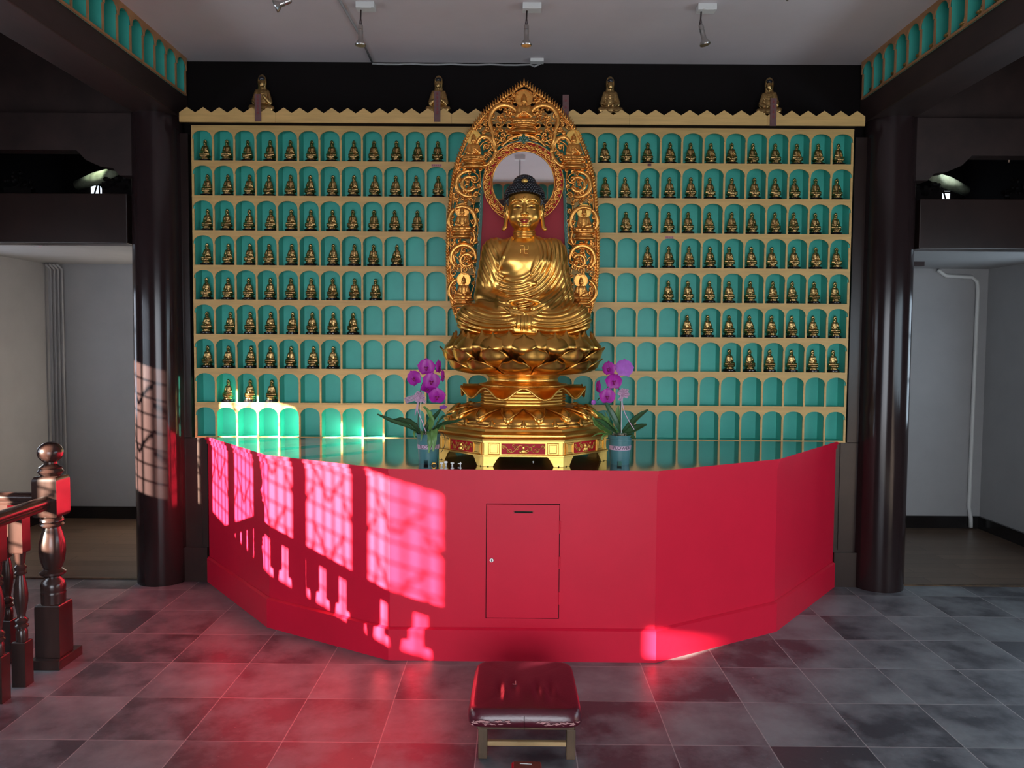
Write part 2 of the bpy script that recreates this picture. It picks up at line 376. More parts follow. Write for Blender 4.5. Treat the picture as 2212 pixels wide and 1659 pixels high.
# lattice leaves in the left wall
def lattice(idx, a, b, x, z0=1.14, z1=2.03):
    mb = MB(); t = .010; n = 4
    W = b-a; H = z1-z0
    mb.box(x-.015, x+.015, a, a+.012, z0, z1).box(x-.015, x+.015, b-.012, b, z0, z1).box(x-.015, x+.015, a, b, z0, z0+.012).box(x-.015, x+.015, a, b, z1-.012, z1)
    for k in range(1, n+1):
        yy = a+W*k/(n+1); mb.box(x-.006, x+.006, yy-t/2, yy+t/2, z0, z1)
    for k in range(1, 8):
        zz = z0+H*k/8; mb.box(x-.006, x+.006, a, b, zz-t/2, zz+t/2)
    def bar(p, q):
        mb.tube([(x, p[0], p[1]), (x, q[0], q[1])], .009, 6)
    c = (a+b)/2
    for zc in (z0+.30, z0+.62):
        bar((a+W*.17, zc+.16), (c, zc-.02)); bar((b-W*.17, zc+.16), (c, zc-.02))
        bar((a, zc-.10), (a+W*.17, zc+.02)); bar((b, zc-.10), (b-W*.17, zc+.02))
    return struct(mb.build('window_%d' % idx, M['darkwood']))
for i, (a, b) in enumerate(LEAF): lattice(i+1, a, b, -4.22)
for s, k in ((-1, 13), (1, 14)):
    x = -4.285 if s < 0 else 4.23
    a, b, c, d = (5.62, 6.4, .95, 2.1) if s < 0 else (5.6, 6.4, .95, 2.1)
    mb = MB()
    for y in (a, (a+b)/2-.015, b-.03): mb.box(x-.02, x+.02, y, y+.03, c, d)
    for z in (c, c+.38, c+.76, d-.03): mb.box(x-.018, x+.018, a, b, z, z+.03)
    struct(mb.build('window_%d' % k, M['darkwood']))
for i in range(6): lattice(i+7, .8+i*.6, 1.24+i*.6, 4.23, 1.1, 2.05)
# ceiling: white centre, raised dark aisle ceilings with joists
struct(MB().box(-2.28, 2.37, -1.95, 5.545, 3.53, 3.60).build('ceiling', M['ceil']))
for s in (-1, 1):
    a, b = (-4.4, -2.2) if s < 0 else (2.28, 4.4)
    struct(MB().box(a, b, -2.0, 7.4, 3.80, 3.86).build('ceiling_aisle', M['beamwood']))
# joists over the aisles
for s in (-1, 1):
    for k in range(9):
        y = 5.05-k*.42
        a, b = (-4.2, -2.57) if s < 0 else (2.655, 4.2)
        j = MB().box(a, b, y-.055, y+.055, 3.60, 3.80, bev=.006).build('ceiling_joist', M['joist'])
        side = 'left' if s < 0 else 'right'
        tag(j, 'dark ceiling joist above the %s aisle, %s from the altar wall' % (side, ORD[k]), 'joist', 'joists over the %s aisle' % side)
# long side beams, their soffit lower than the niche friezes
for s in (-1, 1):
    a, b = (-2.51, -2.235) if s < 0 else (2.315, 2.59)
    side = 'left' if s < 0 else 'right'
    o = MB().box(a, b, -1.95, 5.54, 3.125, 3.31, bev=.008).box(a, b-.12 if s < 0 else b, -1.95, 5.54, 3.30, 3.80).build('ceiling_beam', M['beamwood'])
    if s > 0:
        bpy.data.objects.remove(o); o = MB().box(a, b, -1.95, 5.54, 3.125, 3.31, bev=.008).box(a+.12, b, -1.95, 5.54, 3.30, 3.80).build('ceiling_beam', M['beamwood'])
    tag(o, 'long dark timber beam under the %s end of the white ceiling, running towards the viewer' % side, 'beam')
# columns
for s in (-1, 1):
    cx = -2.405 if s < 0 else 2.485; cy = 5.443
    side = 'left' if s < 0 else 'right'
    prof = [(.164, 0), (.166, .02), (.165, .5), (.1635, 1.6), (.161, 3.13)]
    o = MB().lathe([(r, z) for r, z in prof], cx, cy, 64).build('round_column', M['column'], auto=40)
    tag(o, 'round dark lacquered column at the %s end of the red altar' % side, 'column')
# transverse beams over the alcove openings
for s in (-1, 1):
    a, b = (-4.25, -2.56) if s < 0 else (2.64, 4.19)
    side = 'left' if s < 0 else 'right'
    o = MB().box(a, b, 5.33, 5.48, 2.278, 2.603, bev=.006).build('lintel_beam', M['darkwood'])
    tag(o, 'broad dark lintel over the %s alcove opening' % side, 'beam')
    # upper tie beam with a bracket shaped underside
    xs = -2.50 if s < 0 else 2.58; g = -1 if s < 0 else 1
    poly = [(xs, 2.722), (xs+g*.11, 2.722), (xs+g*.15, 2.768), (xs+g*.24, 2.782), (xs+g*.33, 2.822), (xs+g*.39, 2.885), (xs+g*1.68, 2.885), (xs+g*1.68, 3.125), (xs, 3.125)]
    if g < 0: poly = poly[::-1]
    o = MB().extrude_xz(poly, 5.34, 5.46).build('tie_beam', M['beamwood'])
    tag(o, 'dark tie beam with stepped underside above the gap over the %s lintel' % side, 'beam')
    a2, b2 = (-4.25, -2.42) if s < 0 else (2.50, 4.19)
    struct(MB().box(-4.24 if s < 0 else 4.175, -4.23 if s < 0 else 4.185, 5.47, 7.6, 2.375, 3.86).build('wall_roof_liner', M['black']))  # black liners added to keep the roof void dark
    struct(MB().box(-2.44 if s < 0 else 2.48, -2.40 if s < 0 else 2.52, 5.62, 7.6, 2.36, 3.9).build('wall_roof_liner', M['black']))
    struct(MB().box(a2, b2, 5.40, 5.46, 3.12, 3.85).build('wall_gable', M['beamwood']))
    # roof space behind the gap: boards coloured black as the void's shade, a pale log, carved dark struts, small daylit lattice
    struct(MB().box(a2, b2, 7.6, 7.7, 2.3, 3.9).build('wall_roof_space', M['black']))
    struct(MB().box(a2, b2, 5.46, 7.7, 3.86, 3.9).build('ceiling_roof_space', M['black']))
def gap_stuff(s):
    side = 'left' if s < 0 else 'right'
    def P(px, py, y): return at(px, py, y=y)
    if s < 0: L0, L1 = P(168, 400, 5.95), P(250, 370, 5.75)
    else: L0, L1 = P(2086, 412, 5.95), P(2008, 378, 5.75)
    o = MB().tube([L0, (L0+L1)/2, L1], [.035, .045, .03], 14).build('roof_log', M['palelog'], smooth=True)
    tag(o, 'pale sloping roof log catching daylight in the gap over the %s lintel' % side, 'log')
    l = bpy.data.lights.new('roof_log_spot', 'SPOT'); l.energy = 24; l.spot_size = .35; l.shadow_soft_size = .03; l.color = (.85, 1, .8) if s < 0 else (.85, .95, 1)  # added spot that brightens the log in place of daylight
    q = bpy.data.objects.new('roof_log_spot', l); C.objects.link(q); m = (L0+L1)/2; q.location = (m[0]+s*-.2, 5.50, 3.05); aim(q, m-np.array(q.location))
    # small lattice vent on the far boards
    c = P(216 if s < 0 else 2032, 408 if s < 0 else 424, 7.57)
    v = thing('lattice_vent', c, 'tiny white daylit lattice vent low in the gap over the %s lintel' % side, 'vent')
    MB().box(c[0]-.085, c[0]+.085, c[1], c[1]+.005, c[2]-.06, c[2]+.05).build('pane', VENT, v)
    mb = MB()
    for dx in (-.05, 0, .05): mb.tube([(c[0]+dx, c[1]-.012, c[2]-.06), (c[0]+dx*.3, c[1]-.012, c[2]+.05)], .008, 6)
    mb.box(c[0]-.09, c[0]+.09, c[1]-.02, c[1]-.006, c[2]+.028, c[2]+.042)
    mb.build('lattice_bar', M['black'], v)
    # carved strut with faceted scales
    c = P(42 if s < 0 else 2206, 398 if s < 0 else 412, 6.0); mb = MB()
    for k in range(26):
        a = random.random()*PI; r = .02+.10*random.random()
        p = (c[0]+math.cos(a)*r, c[1]+random.uniform(-.03, .03), c[2]-.04+math.sin(a)*r*1.2)
        mb.ball(p, (.017, .012, .02), 6, 4)
    mb.box(c[0]-.10, c[0]+.10, c[1]-.03, c[1]+.03, c[2]-.16, c[2]-.03)
    tag(mb.build('carved_bracket', M['blackgloss']), 'dark carved bracket with glinting scales deep in the gap over the %s lintel' % side, 'bracket')
    c2 = P(262 if s < 0 else 1992, 392 if s < 0 else 404, 5.8); mb = MB()
    for k in range(20):
        p = (c2[0]+random.uniform(-.12, .12), c2[1]+random.uniform(-.03, .03), c2[2]+random.uniform(-.05, .03)); mb.ball(p, (.03, .02, .018), 6, 4)
    mb.box(c2[0]-.13, c2[0]+.13, c2[1]-.02, c2[1]+.03, c2[2]-.16, c2[2]-.01)
    tag(mb.build('carved_strut', M['blackgloss']), 'black carved strut beside the sloping log over the %s lintel' % side, 'strut')
VENT = bpy.data.materials.new('glowing sky pane'); VENT.use_nodes = True
_b = VENT.node_tree.nodes['Principled BSDF']; _b.inputs['Emission Color'].default_value = (.8, .88, 1, 1); _b.inputs['Emission Strength'].default_value = 1.1  # pane glows by emission, standing for the sky beyond
gap_stuff(-1); gap_stuff(1)

# pipes in the alcoves
for k in range(4):
    x = -4.215+.025+k*.034
    o = MB().tube([(x, 7.27-.0*k, .12), (x, 7.27, 2.2), (x+.012, 7.25, 2.27), (x+.018, 7.16, 2.31)], .009, 8).build('conduit_pipe', M['plaster'], smooth=True)
    tag(o, 'thin white conduit pipe in the left alcove corner, %s from the left' % ORD[k], 'pipe', 'conduit pipes in the left alcove corner')
o = MB().tube([(4.09, 7.155, .02), (4.09, 7.16, .10), (4.075, 7.17, .2), (4.085, 7.17, 2.14), (4.075, 7.17, 2.21), (4.03, 7.17, 2.25), (3.80, 7.17, 2.26), (3.72, 7.16, 2.31)], .017, 10).build('conduit_pipe', M['white'], smooth=True)
tag(o, 'single white pipe rising beside the right alcove corner and bending left at the top', 'pipe')
o = MB().box(3.14, 3.32, 6.6, 6.66, 2.29, 2.325).build('lamp_tube', M['dsteel'])
tag(o, 'short dark lamp fitting under the right alcove ceiling beside the column', 'lamp')
pa = MB(); p = at(85, 540, y=5.55)
pa.add([(p[0]+dx, 5.50+dy, 2.316+dz) for dx, dy, dz in [(-.10, 0, .006), (.07, 0, .006), (.07, .03, -.02), (.055, .05, -.035), (.03, .045, -.03), (.0, .06, -.045), (-.03, .05, -.04), (-.06, .04, -.02)]], [tuple(range(8))])
tag(pa.build('peeling_paint', M['white']), 'white flap of peeling paint hanging under the left alcove ceiling edge', 'paint flap')
o = MB().box(-4.2, -3.37, 5.50, 5.56, 2.30, 2.324).build('trim_cracked_edge', M['wood_brown']); struct(o)
# ================================================================== niche shelves
def niche_unit(name, label, cat, loc, ncol, nrow, pw, ph, depth=.115, front='wood', zrot=0, bot=.008, group=None):
    """front plane at local y=0, niches go to +y; origin at the bottom middle"""
    t = thing(name, loc, label, cat, group)
    W = ncol*pw; x0 = -W/2; o = np.array(loc, float)
    def fin(mb, nm, m, **k):
        return mb.xform(lambda q: q+o).build(nm, m, t, **k)
    fin(MB().box(x0, x0+W, depth, depth+.008, 0, nrow*ph), 'back_panel', M['teal'])
    dt = .0125
    for c in range(ncol+1):
        x = x0+c*pw
        xa, xb = (x-dt/2, x+dt/2)
        if c == 0: xa, xb = x-.002, x+dt
        if c == ncol: xa, xb = x-dt, x+.002
        mb = MB()
        if c not in (0, ncol): mb.box(xa+.0015, xb-.0015, .004, depth, 0, nrow*ph, 0)
        else: mb.box(xa, xb, .004, depth, 0, nrow*ph, 0)
        for r in range(nrow): mb.box(xa, xb, -.003, .006, r*ph+.008, r*ph+ph*.66, 1)
        fin(mb, 'divider', (M['teal'], M[front]))
    for r in range(nrow+1):
        z = r*ph; mb = MB()
        mb.box(x0, x0+W, .002, depth, z-.001, z+.009, 0); mb.box(x0-.002, x0+W+.002, -.005, .005, z-.002, z+.010, 1)
        fin(mb, 'shelf_board', (M['teal'], M[front]))
    sg = 14
    for r in range(nrow):
        zb = r*ph+ph*.655; zt = (r+1)*ph+.001; R = pw/2-dt/2+.001
        vf = []; ff = []; mb = MB()
        # arched strip: columns of quads between the arch curve and the top edge
        cols = []
        for c in range(ncol):
            xc = x0+(c+.5)*pw
            cols.append((xc-pw/2+.0005, zb))
            if True:
                for k in range(sg+1):
                    a = PI*(1-k/sg); cols.append((xc+R*math.cos(a), zb+.002+(zt-zb-.027)*math.sin(a)**.85 if 0 < k < sg else zb))
            cols.append((xc+pw/2-.0005, zb))
        v = []
        for y in (-.009, -.001):
            for (x, z) in cols: v.append((x, y, z)); v.append((x, y, zt))
        n = len(cols); f = []
        for i in range(n-1):
            a = 2*i; b = 2*(i+1); h = 2*n
            f += [(a, b, b+1, a+1), (h+b, h+a, h+a+1, h+b+1), (a, h+a, h+b, b), (a+1, b+1, h+b+1, h+a+1)]
        f += [(0, 1, 2*n+1, 2*n), (2*n-2, 4*n-2, 4*n-1, 2*n-1)]
        mb.add(v, f); fin(mb, 'arch_board', M[front])
    if zrot: t.rotation_euler.z = zrot
    return t
SZ0, SPH, SPW = .990, .22945, .14115
SW = SPW*31
SHELF_Y = 5.40
niche_unit('niche_wall', 'tall wall of pale wood arched niches painted turquoise inside, behind the gilt statue', 'shelf', (.0325, SHELF_Y, SZ0), 31, 9, SPW, SPH)
# friezes above the side beams and over the doorway side (the last is what the round mirror shows)
fr_left = niche_unit('niche_frieze', 'narrow frieze of empty turquoise arched niches along the left side beam', 'shelf', (-2.225, 2.0, 3.285), 45, 1, .155, .245, .10, 'wood_brown', PI/2)
fr_right = niche_unit('niche_frieze', 'narrow frieze of turquoise arched niches holding small figurines along the right side beam', 'shelf', (2.305, 2.0, 3.285), 45, 1, .155, .245, .10, 'wood_brown', -PI/2)
fr_front = niche_unit('niche_frieze', 'narrow frieze of turquoise arched niches seen only in the round mirror', 'shelf', (.04, -1.50, 3.285), 29, 1, .155, .245, .10, 'wood_brown', PI)
o = MB().box(-2.2, 2.3, -1.72, -1.49, 3.0, 3.285).build('ceiling_beam', M['beamwood']); tag(o, 'dark beam under the frieze seen in the round mirror', 'beam')

# crest board with zigzag top, on a dark ledge
cr = thing('crest_board', (.03, 5.25, 3.046), 'long pale plywood crest with zigzag top edge above the niche wall', 'crest board')
a, b = -2.172, 2.228; cuts = [a, -1.55, -.42, .72, 1.60, b]; nt = 42; tp = (b-a)/nt
for i in range(5):
    p, q = cuts[i], cuts[i+1]; n = max(1, round((q-p)/tp)); st = (q-p)/n; poly = [(p+.0008, 3.046), (q-.0008, 3.046)]
    top = [(p+.0008, 3.105)]
    for k in range(n):
        top += [(p+(k+.5)*st, 3.139)]+([(p+(k+1)*st, 3.105)] if k < n-1 else [(q-.0008, 3.105)])
    MB().extrude_xz(poly+top[::-1], 5.242, 5.254).build('board', M['wood'], cr)
MB().box(a+.01, b-.01, 5.254, 5.545, 3.069, 3.079).build('ledge', M['black'], cr)

# ================================================================== seated figures (SDF)
def seated_field(P, hood=True, mudra=0):
    """unit figure: seat plane z=0, head top z=1, faces -y"""
    d = ell(P, (0, .02, .10), (.40, .24, .11))
    for s in (-1, 1):
        d = smin(d, cap(P, (s*.10, .0, .10), (s*.34, -.10, .085), .11, .085), .04)
        d = smin(d, cap(P, (s*.33, -.12, .075), (-s*.06, -.22, .07), .075, .055), .02)
    d = smin(d, ell(P, (0, .06, .30), (.19, .14, .28)), .06)
    d = smin(d, ell(P, (0, .06, .48), (.20, .12, .13)), .05)
    for s in (-1, 1):
        d = smin(d, cap(P, (s*.17, .06, .53), (s*.26, .0, .27), .078, .085), .03)
        if mudra == 0: h = (s*.07, -.16, .20)
        elif mudra == 1: h = (s*.04, -.15, .36)
        else: h = (.06, -.15, .40) if s > 0 else (-.05, -.16, .20)
        d = smin(d, cap(P, (s*.25, -.02, .26), h, .075, .038), .02)
        d = smin(d, ell(P, h, (.055, .04, .04)), .01)
    x, y, z = P
    fold = (1-np.abs(np.sin(PI*np.sqrt((x*1.1)**2+(z-.62)**2)/.055)))*.010*sstep(.02, -.06, y)*sstep(.70, .5, z)
    d = d+fold
    d = smin(d, cap(P, (0, .05, .56), (0, .04, .66), .06, .055), .03)
    d = smin(d, ell(P, (0, .015, .755), (.096, .10, .115)), .015)
    if hood:
        hd = ell(P, (0, .075, .80), (.150, .11, .20)); hd = smin(hd, ell(P, (0, .09, .60), (.15, .08, .14)), .05)
        hd = smax(hd, -ell(P, (0, -.06, .765), (.116, .14, .158)), .01)
        d = np.minimum(d, hd); d = smin(d, ell(P, (0, .03, .905), (.070, .06, .080)), .012)
    else:
        d = smin(d, ell(P, (0, .03, .84), (.098, .10, .085)), .01); d = smin(d, ell(P, (0, .03, .93), (.05, .05, .06)), .015)
        for s in (-1, 1): d = smin(d, cap(P, (s*.095, .03, .77), (s*.105, .03, .66), .018, .02), .008)
    d = smin(d, cap(P, (0, -.084, .79), (0, -.096, .735), .008, .013), .010)
    for s in (-1, 1): d = smax(d, -cap(P, (s*.025, -.085, .778), (s*.055, -.07, .775), .008, .008), .01)
    return d
FIG = {}
def figure_mesh(key, h, hood, mudra):
    if key not in FIG:
        ax, P = grid(-.48, .48, -.36, .26, -.06, 1.06, h); V, F = surface_nets(seated_field(P, hood, mudra), ax)
        FIG[key] = (V, [tuple(q) for q in F.tolist()])
    return FIG[key]
def lotus_seat(mb, c, r, h, n=12, seg=48, mi=0):
    cx, cy, z = c
    mb.lathe([(r*.70, z), (r*.86, z+h*.10), (r*.80, z+h*.3), (r*.66, z+h*.42), (r*.9, z+h*.58), (r*1.03, z+h*.82), (r*.97, z+h), (r*.85, z+h)], cx, cy, seg, mi,
             rf=lambda t, zz: 1+.13*abs(math.sin(t*n/2+(PI/2 if zz > z+h*.45 else 0)))-.05 if z+h*.05 < zz < z+h*.95 else 1)
# little niche figurine: black plinth, lotus seat, body
def niche_proto(hood, mudra, key):
    t = thing('gilt_figurine', (0, 0, 0), 'x', 'figurine')
    V, F = figure_mesh(key, .021, hood, mudra)
    Hs = .108
    pl = MB().lathe([(.046, 0), (.047, .003), (.041, .007), (.041, .011), (.044, .014), (.043, .016)], 0, 0, 28).build('plinth', M['blackgloss'], t, auto=40)
    mb = MB(); lotus_seat(mb, (0, 0, .016), .0355, .029, 10, 60); mb.build('lotus_seat', M['bronze'], t, smooth=True)
    MB().add(V*Hs*np.array([.80, .78, 1])+np.array([0, 0, .044]), F).build('figure', M['bronze'], t, smooth=True)
    return t
PROTO = [niche_proto(True, 0, 'a'), niche_proto(True, 2, 'b')]
used = set()
def place_fig(kind, loc, rz, label, group, s=1.0):
    p = PROTO[kind]
    if kind not in used: used.add(kind); o = p
    else: o = copy_tree(p)
    o.location = loc; o.rotation_euler.z = rz; o.scale = (s, s, s); o['label'] = label; o['group'] = group
    return o
ROWN = ['top', 'second', 'third', 'fourth', 'fifth', 'sixth', 'seventh', 'eighth']
occL = [range(12), range(12), range(11), range(10), range(9), range(8), range(7), range(1, 4)]
occR = [12, 12, 11, 10, 9, 8, 6, 0]
rng = random.Random(3)
for r in range(8):
    z = SZ0+(8-r)*SPH+.0095
    for c in occL[r]:
        x = .0325-SW/2+(c+.5)*SPW+rng.uniform(-.008, .010)
        place_fig(0 if rng.random() < .5 else 1, (x, SHELF_Y+.052+rng.uniform(-.006, .008), z), rng.uniform(-.12, .12),
                  'small gilt seated figurine in the %s niche row, %s niche from the left end' % (ROWN[r], ORD[c]), 'figurines in the wall niches')
    for k in range(occR[r]):
        c = 30-k; x = .0325-SW/2+(c+.5)*SPW+rng.uniform(-.012, .006)
        place_fig(0 if rng.random() < .5 else 1, (x, SHELF_Y+.052+rng.uniform(-.006, .008), z), rng.uniform(-.12, .12),
                  'small gilt seated figurine in the %s niche row, %s niche from the right end' % (ROWN[r], ORD[k]), 'figurines in the wall niches')
for k in range(11):
    y = 2.0+45*.155/2-(k+.5)*.155
    place_fig(k % 2, (2.305+.05, y, 3.285+.0095), -PI/2, 'small gilt figurine in the right beam frieze, %s niche from the altar wall' % ORD[k], 'figurines in the right beam frieze', .95)
# four larger figures on top
def big_fig(x, key, mudra, rz, label, y=5.40):
    t = thing('gilt_statuette', (x, y, 3.079), label, 'statuette', 'statuettes above the crest board')
    V, F = figure_mesh(key, .014, True, mudra); c = np.array([x, y, 0]); Hs = .250
    MB().lathe([(.085, 3.079), (.088, 3.085), (.080, 3.098), (.080, 3.112)], x, y, 32).build('plinth', M['blackgloss'], t, auto=40)
    mb = MB(); lotus_seat(mb, (x, y, 3.112), .078, .042, 10, 80); mb.build('lotus_seat', M['bronze'], t, smooth=True)
    MB().add(V*Hs*np.array([.80, .75, 1])+np.array([x, y, 3.152]), F).build('figure', M['bronze'], t, smooth=True)
    hz = 3.152+Hs*.875
    MB().ball((x, y+.004, hz), (.0205, .0175, .0165), 16, 10).build('hair', M['hair'], t, smooth=True)
    t.rotation_euler.z = rz
    return t
# x positions measured on the photograph
for (px, key, mu, rz, lb) in ((566, 'G0', 2, .15, 'gilt hooded seated statuette above the crest, leftmost of four, partly behind a red tag'),
                              (947, 'G1', 1, .0, 'gilt hooded seated statuette above the crest just left of the carved halo screen'),
                              (1318, 'G2', 0, 0, 'gilt hooded seated statuette above the crest right of the halo screen, no tag before it'),
                              (1661, 'G3', 2, -.25, 'gilt hooded seated statuette above the crest at far right, turned slightly left')):
    big_fig(at(px, 220, y=5.40)[0], 'GG%d' % mu, mu, rz, lb)
# hanging tags with hand written characters
def glyph(mb, x, z, s, y, seed):
    g = random.Random(seed)
    for k in range(3): zz = z+s*(.35-.35*k); w_ = s*(.25+.2*g.random()); mb.box(x-w_, x+w_, y-.0006, y, zz-s*.05, zz+s*.05)
    mb.box(x-s*.05, x+s*.05, y-.0006, y, z-s*.45, z+s*.45)
    mb.add([(x-s*.1, y-.0006, z), (x-s*.4, y-.0006, z-s*.45), (x-s*.3, y-.0006, z-.45*s)], [(0, 1, 2)]); mb.add([(x+s*.1, y-.0006, z), (x+s*.3, y-.0006, z-s*.45), (x+s*.42, y-.0006, z-.45*s)], [(0, 1, 2)])
def text_mesh(txt, size, fn, name, m, parent, ext=.0):
    cu = bpy.data.curves.new('t', 'FONT'); cu.body = txt; cu.size = size; cu.align_x = 'CENTER'; cu.align_y = 'CENTER'; cu.extrude = ext; cu.offset = size*.010; cu.resolution_u = 3
    ob = bpy.data.objects.new('t', cu); C.objects.link(ob); bpy.context.view_layer.update()
    dg = bpy.context.evaluated_depsgraph_get(); me = ob.evaluated_get(dg).to_mesh()
    v = [tuple(q.co) for q in me.vertices]; f = [tuple(p.vertices) for p in me.polygons]; ob.evaluated_get(dg).to_mesh_clear()
    bpy.data.objects.remove(ob); bpy.data.curves.remove(cu)
    return MB().add([fn(q) for q in v], f).build(name, m, parent)
for i, (pt, pb, n, lb) in enumerate((((557, 203), (557, 262), 6, 'narrow brown tag with red characters before the leftmost gilt statuette'),
                               ((944, 197), (945, 263), 6, 'narrow brown tag with red characters before the statuette left of the halo screen'),
                               ((1222, 205), (1222, 268), 3, 'narrow brown tag with red characters just right of the halo screen peak'),
                               ((1669, 212), (1672, 272), 4, 'narrow brown tag with red characters before the rightmost gilt statuette'))):
    a = at(*pt, y=5.236); b = at(*pb, y=5.236); w_ = .020
    t = thing('name_tag', (b[0], 5.236, b[2]), lb, 'tag', 'name tags on the crest board')
    MB().box((a[0]+b[0])/2-w_, (a[0]+b[0])/2+w_, 5.2345, 5.2415, b[2], a[2]).build('strip', M['tag'], t)
    H = a[2]-b[2]; st = H*.72/n; x = (a[0]+b[0])/2
    for k in range(n):
        mb = MB(); glyph(mb, x, a[2]-st*(k+.75), min(.020, st*.8), 5.2343, i*10+k); mb.build('character', M['redink'], t)
# tiny paper labels stuck on the shelf fronts
for (px, py, w_, m, lb) in ((943, 357, .034, 'paper', 'tiny paper label with red writing under the top row left of the halo screen'),
                       (1403, 356, .012, 'tag', 'tiny dark paper label under the top niche row right of the halo screen'),
                       (1446, 513, .028, 'paper', 'tiny pink paper label under the third niche row on the right side')):
    p = at(px, py, y=5.388); t = thing('paper_label', p, lb, 'label', 'paper labels on the niche wall')
    MB().box(p[0]-w_, p[0]+w_, 5.3885, 5.3905, p[2]-.008, p[2]+.008).build('paper', M[m], t)
    mb = MB()
    for k in range(5 if w_ > .02 else 2): glyph(mb, p[0]-w_*.75+k*w_*.37, p[2], .011, 5.3883, k+33)
    mb.build('writing', M['redink'], t)
# ================================================================== the red altar
DX = .045
VX = [(-.685, 4.093), (-1.45, 4.556), (-2.125, 5.40)]     # right-angled bay, mirrored about DX
def ring(off):
    pts = [(-2.125, 5.42), (-1.45, 4.556), (-.685, 4.093), (.685, 4.093), (1.45, 4.556), (2.125, 5.42)]
    out = []
    n = len(pts)
    for i in range(n):
        ns = []
        for a, b in ((i-1, i), (i, i+1)):
            if 0 <= a and b < n:
                d = np.array(pts[b])-np.array(pts[a]); d /= np.linalg.norm(d); ns.append(np.array([d[1], -d[0]]))
        m = sum(ns); m /= np.linalg.norm(m); k = off/max(.5, m@ns[0]); q = np.array(pts[i])+m*k
        if i in (0, n-1): q = np.array([pts[i][0]+(-1 if i == 0 else 1)*off*1.2, 5.42])
        out.append((q[0]+DX, q[1]))
    return out
al = thing('altar_counter', (DX, 4.9, 0), 'red painted faceted altar counter with dark glossy top and small locked door', 'altar')
def band(name, o0, z0, o1, z1, m, inner=.06, bev=0):
    """hollow faceted band"""
    A = ring(o0); B = ring(o1); I = ring(-inner); n = 6
    v = [(x, y, z0) for x, y in A]+[(x, y, z1) for x, y in B]+[(x, y, z0) for x, y in I]+[(x, y, z1) for x, y in I]
    f = []
    for i in range(n-1):
        f += [(i, i+1, n+i+1, n+i), (n+i, n+i+1, 3*n+i+1, 3*n+i), (2*n+i+1, 2*n+i, 3*n+i, 3*n+i+1), (i+1, i, 2*n+i, 2*n+i+1)]
    f += [(0, n, 3*n, 2*n), (n-1, 3*n-1, 4*n-1, 2*n-1)]
    return MB().add(v, f).build(name, m, al)
band('plinth_board', .018, 0, .018, .163, M['red']); 
band('plinth_cap', .018, .163, .003, .172, M['red'], .03)
band('front_panel', 0, .172, 0, .945, M['red'])
band('fascia', .007, .945, .007, .976, M['red'])
band('top_edge', .018, .976, .018, .992, M['red'])
poly = ring(.016); MB().prism(poly, .986, .996, 1, 0).build('tabletop', (M['top'], M['red']), al)
# the small door with a coin slot, lock and hinges (thin proud panel framed by a dark gap)
yb = 4.093
dr = MB().box(-.141, .231, yb-.005, yb+.001, .224, .815, bev=.0015).build('door', M['red'], al)
gp = MB()
for (a, b, c, d) in ((-.1445, -.141, .2205, .8185), (.231, .2345, .2205, .8185), (-.1445, .2345, .2205, .224), (-.1445, .2345, .815, .8185)): gp.box(a, b, yb-.0012, yb+.001, c, d)
gp.build('door_gap', M['black'], al)
s_ = MB().box(.0, .094, yb-.0062, yb-.004, .7735, .7795).build('coin_slot', M['black'], dr)
MB().box(-.006, .100, yb-.0066, yb-.004, .7795, .7822).box(-.006, .1, yb-.0066, yb-.004, .7708, .7735).build('slot_rim', M['stoolwood'], dr)
MB().tube([(-.115, yb-.006, .527), (-.115, yb-.014, .527)], [.0115, .010], 20).build('lock', M['steel'], dr, auto=40)
MB().box(-.117, -.113, yb-.0150, yb-.0135, .521, .533).build('keyhole', M['black'], dr)
for z in (.70, .515, .33): MB().tube([(.2345, yb-.006, z-.032), (.2345, yb-.006, z+.032)], .0045, 10).build('hinge', M['red'], dr)
# little white offerings on the tabletop
def at_top(px, py): return at(px, py, z=.996)
for i, (px, py, k, lb) in enumerate(((954, 1006, 'cup', 'small white round cap on the altar edge, leftmost of the white bits'),
                                     (963, 1006, 'cup2', 'tallest of the small white caps beside the left plant pot'),
                                     (977, 1006, 'cup', 'small white round cap, third of the white bits on the altar edge'),
                                     (993, 1006, 'peg', 'little white peg with a crossbar near the gilt foot on the altar edge'))):
    p = at_top(px, py)
    p = np.array([p[0], p[1], .996]); t = thing('trinket', p, lb, 'trinket', 'white trinkets on the altar edge')
    if k == 'peg': MB().tube([p+(-.010, 0, .010), p+(.010, 0, .012)], .003, 8).tube([p+(.004, 0, .001), p+(.004, 0, .020)], .003, 8).build('peg', M['whitegloss'], t)
    else:
        h = .018 if k == 'cup' else .024
        MB().lathe([(.004, .996), (.005, .998), (.004, .996+h*.45), (.007, .996+h*.5), (.0105, .996+h*.75), (.008, .996+h)], p[0], p[1], 18).build('cap', M['whitegloss'], t, smooth=True)
p = at_top(938, 1006); p[2] = .996
o = MB().tube([p+(-.012, 0, .002), p+(-.006, 0, .014), p+(.004, 0, .013), p+(.010, 0, .003)], [.004, .006, .005, .003], 8).build('gold_foil_scrap', M['gold_bright'], smooth=True)
tag(o, 'tiny curled gold foil scrap at the foot of the left plant pot', 'foil scrap')
p = at_top(1152, 998); p[2] = .996
o = MB().ball(p+(0, 0, .003), (.005, .004, .003), 8, 6).build('white_crumb', M['whitegloss']); tag(o, 'single tiny white crumb under the middle of the gilt pedestal', 'crumb')

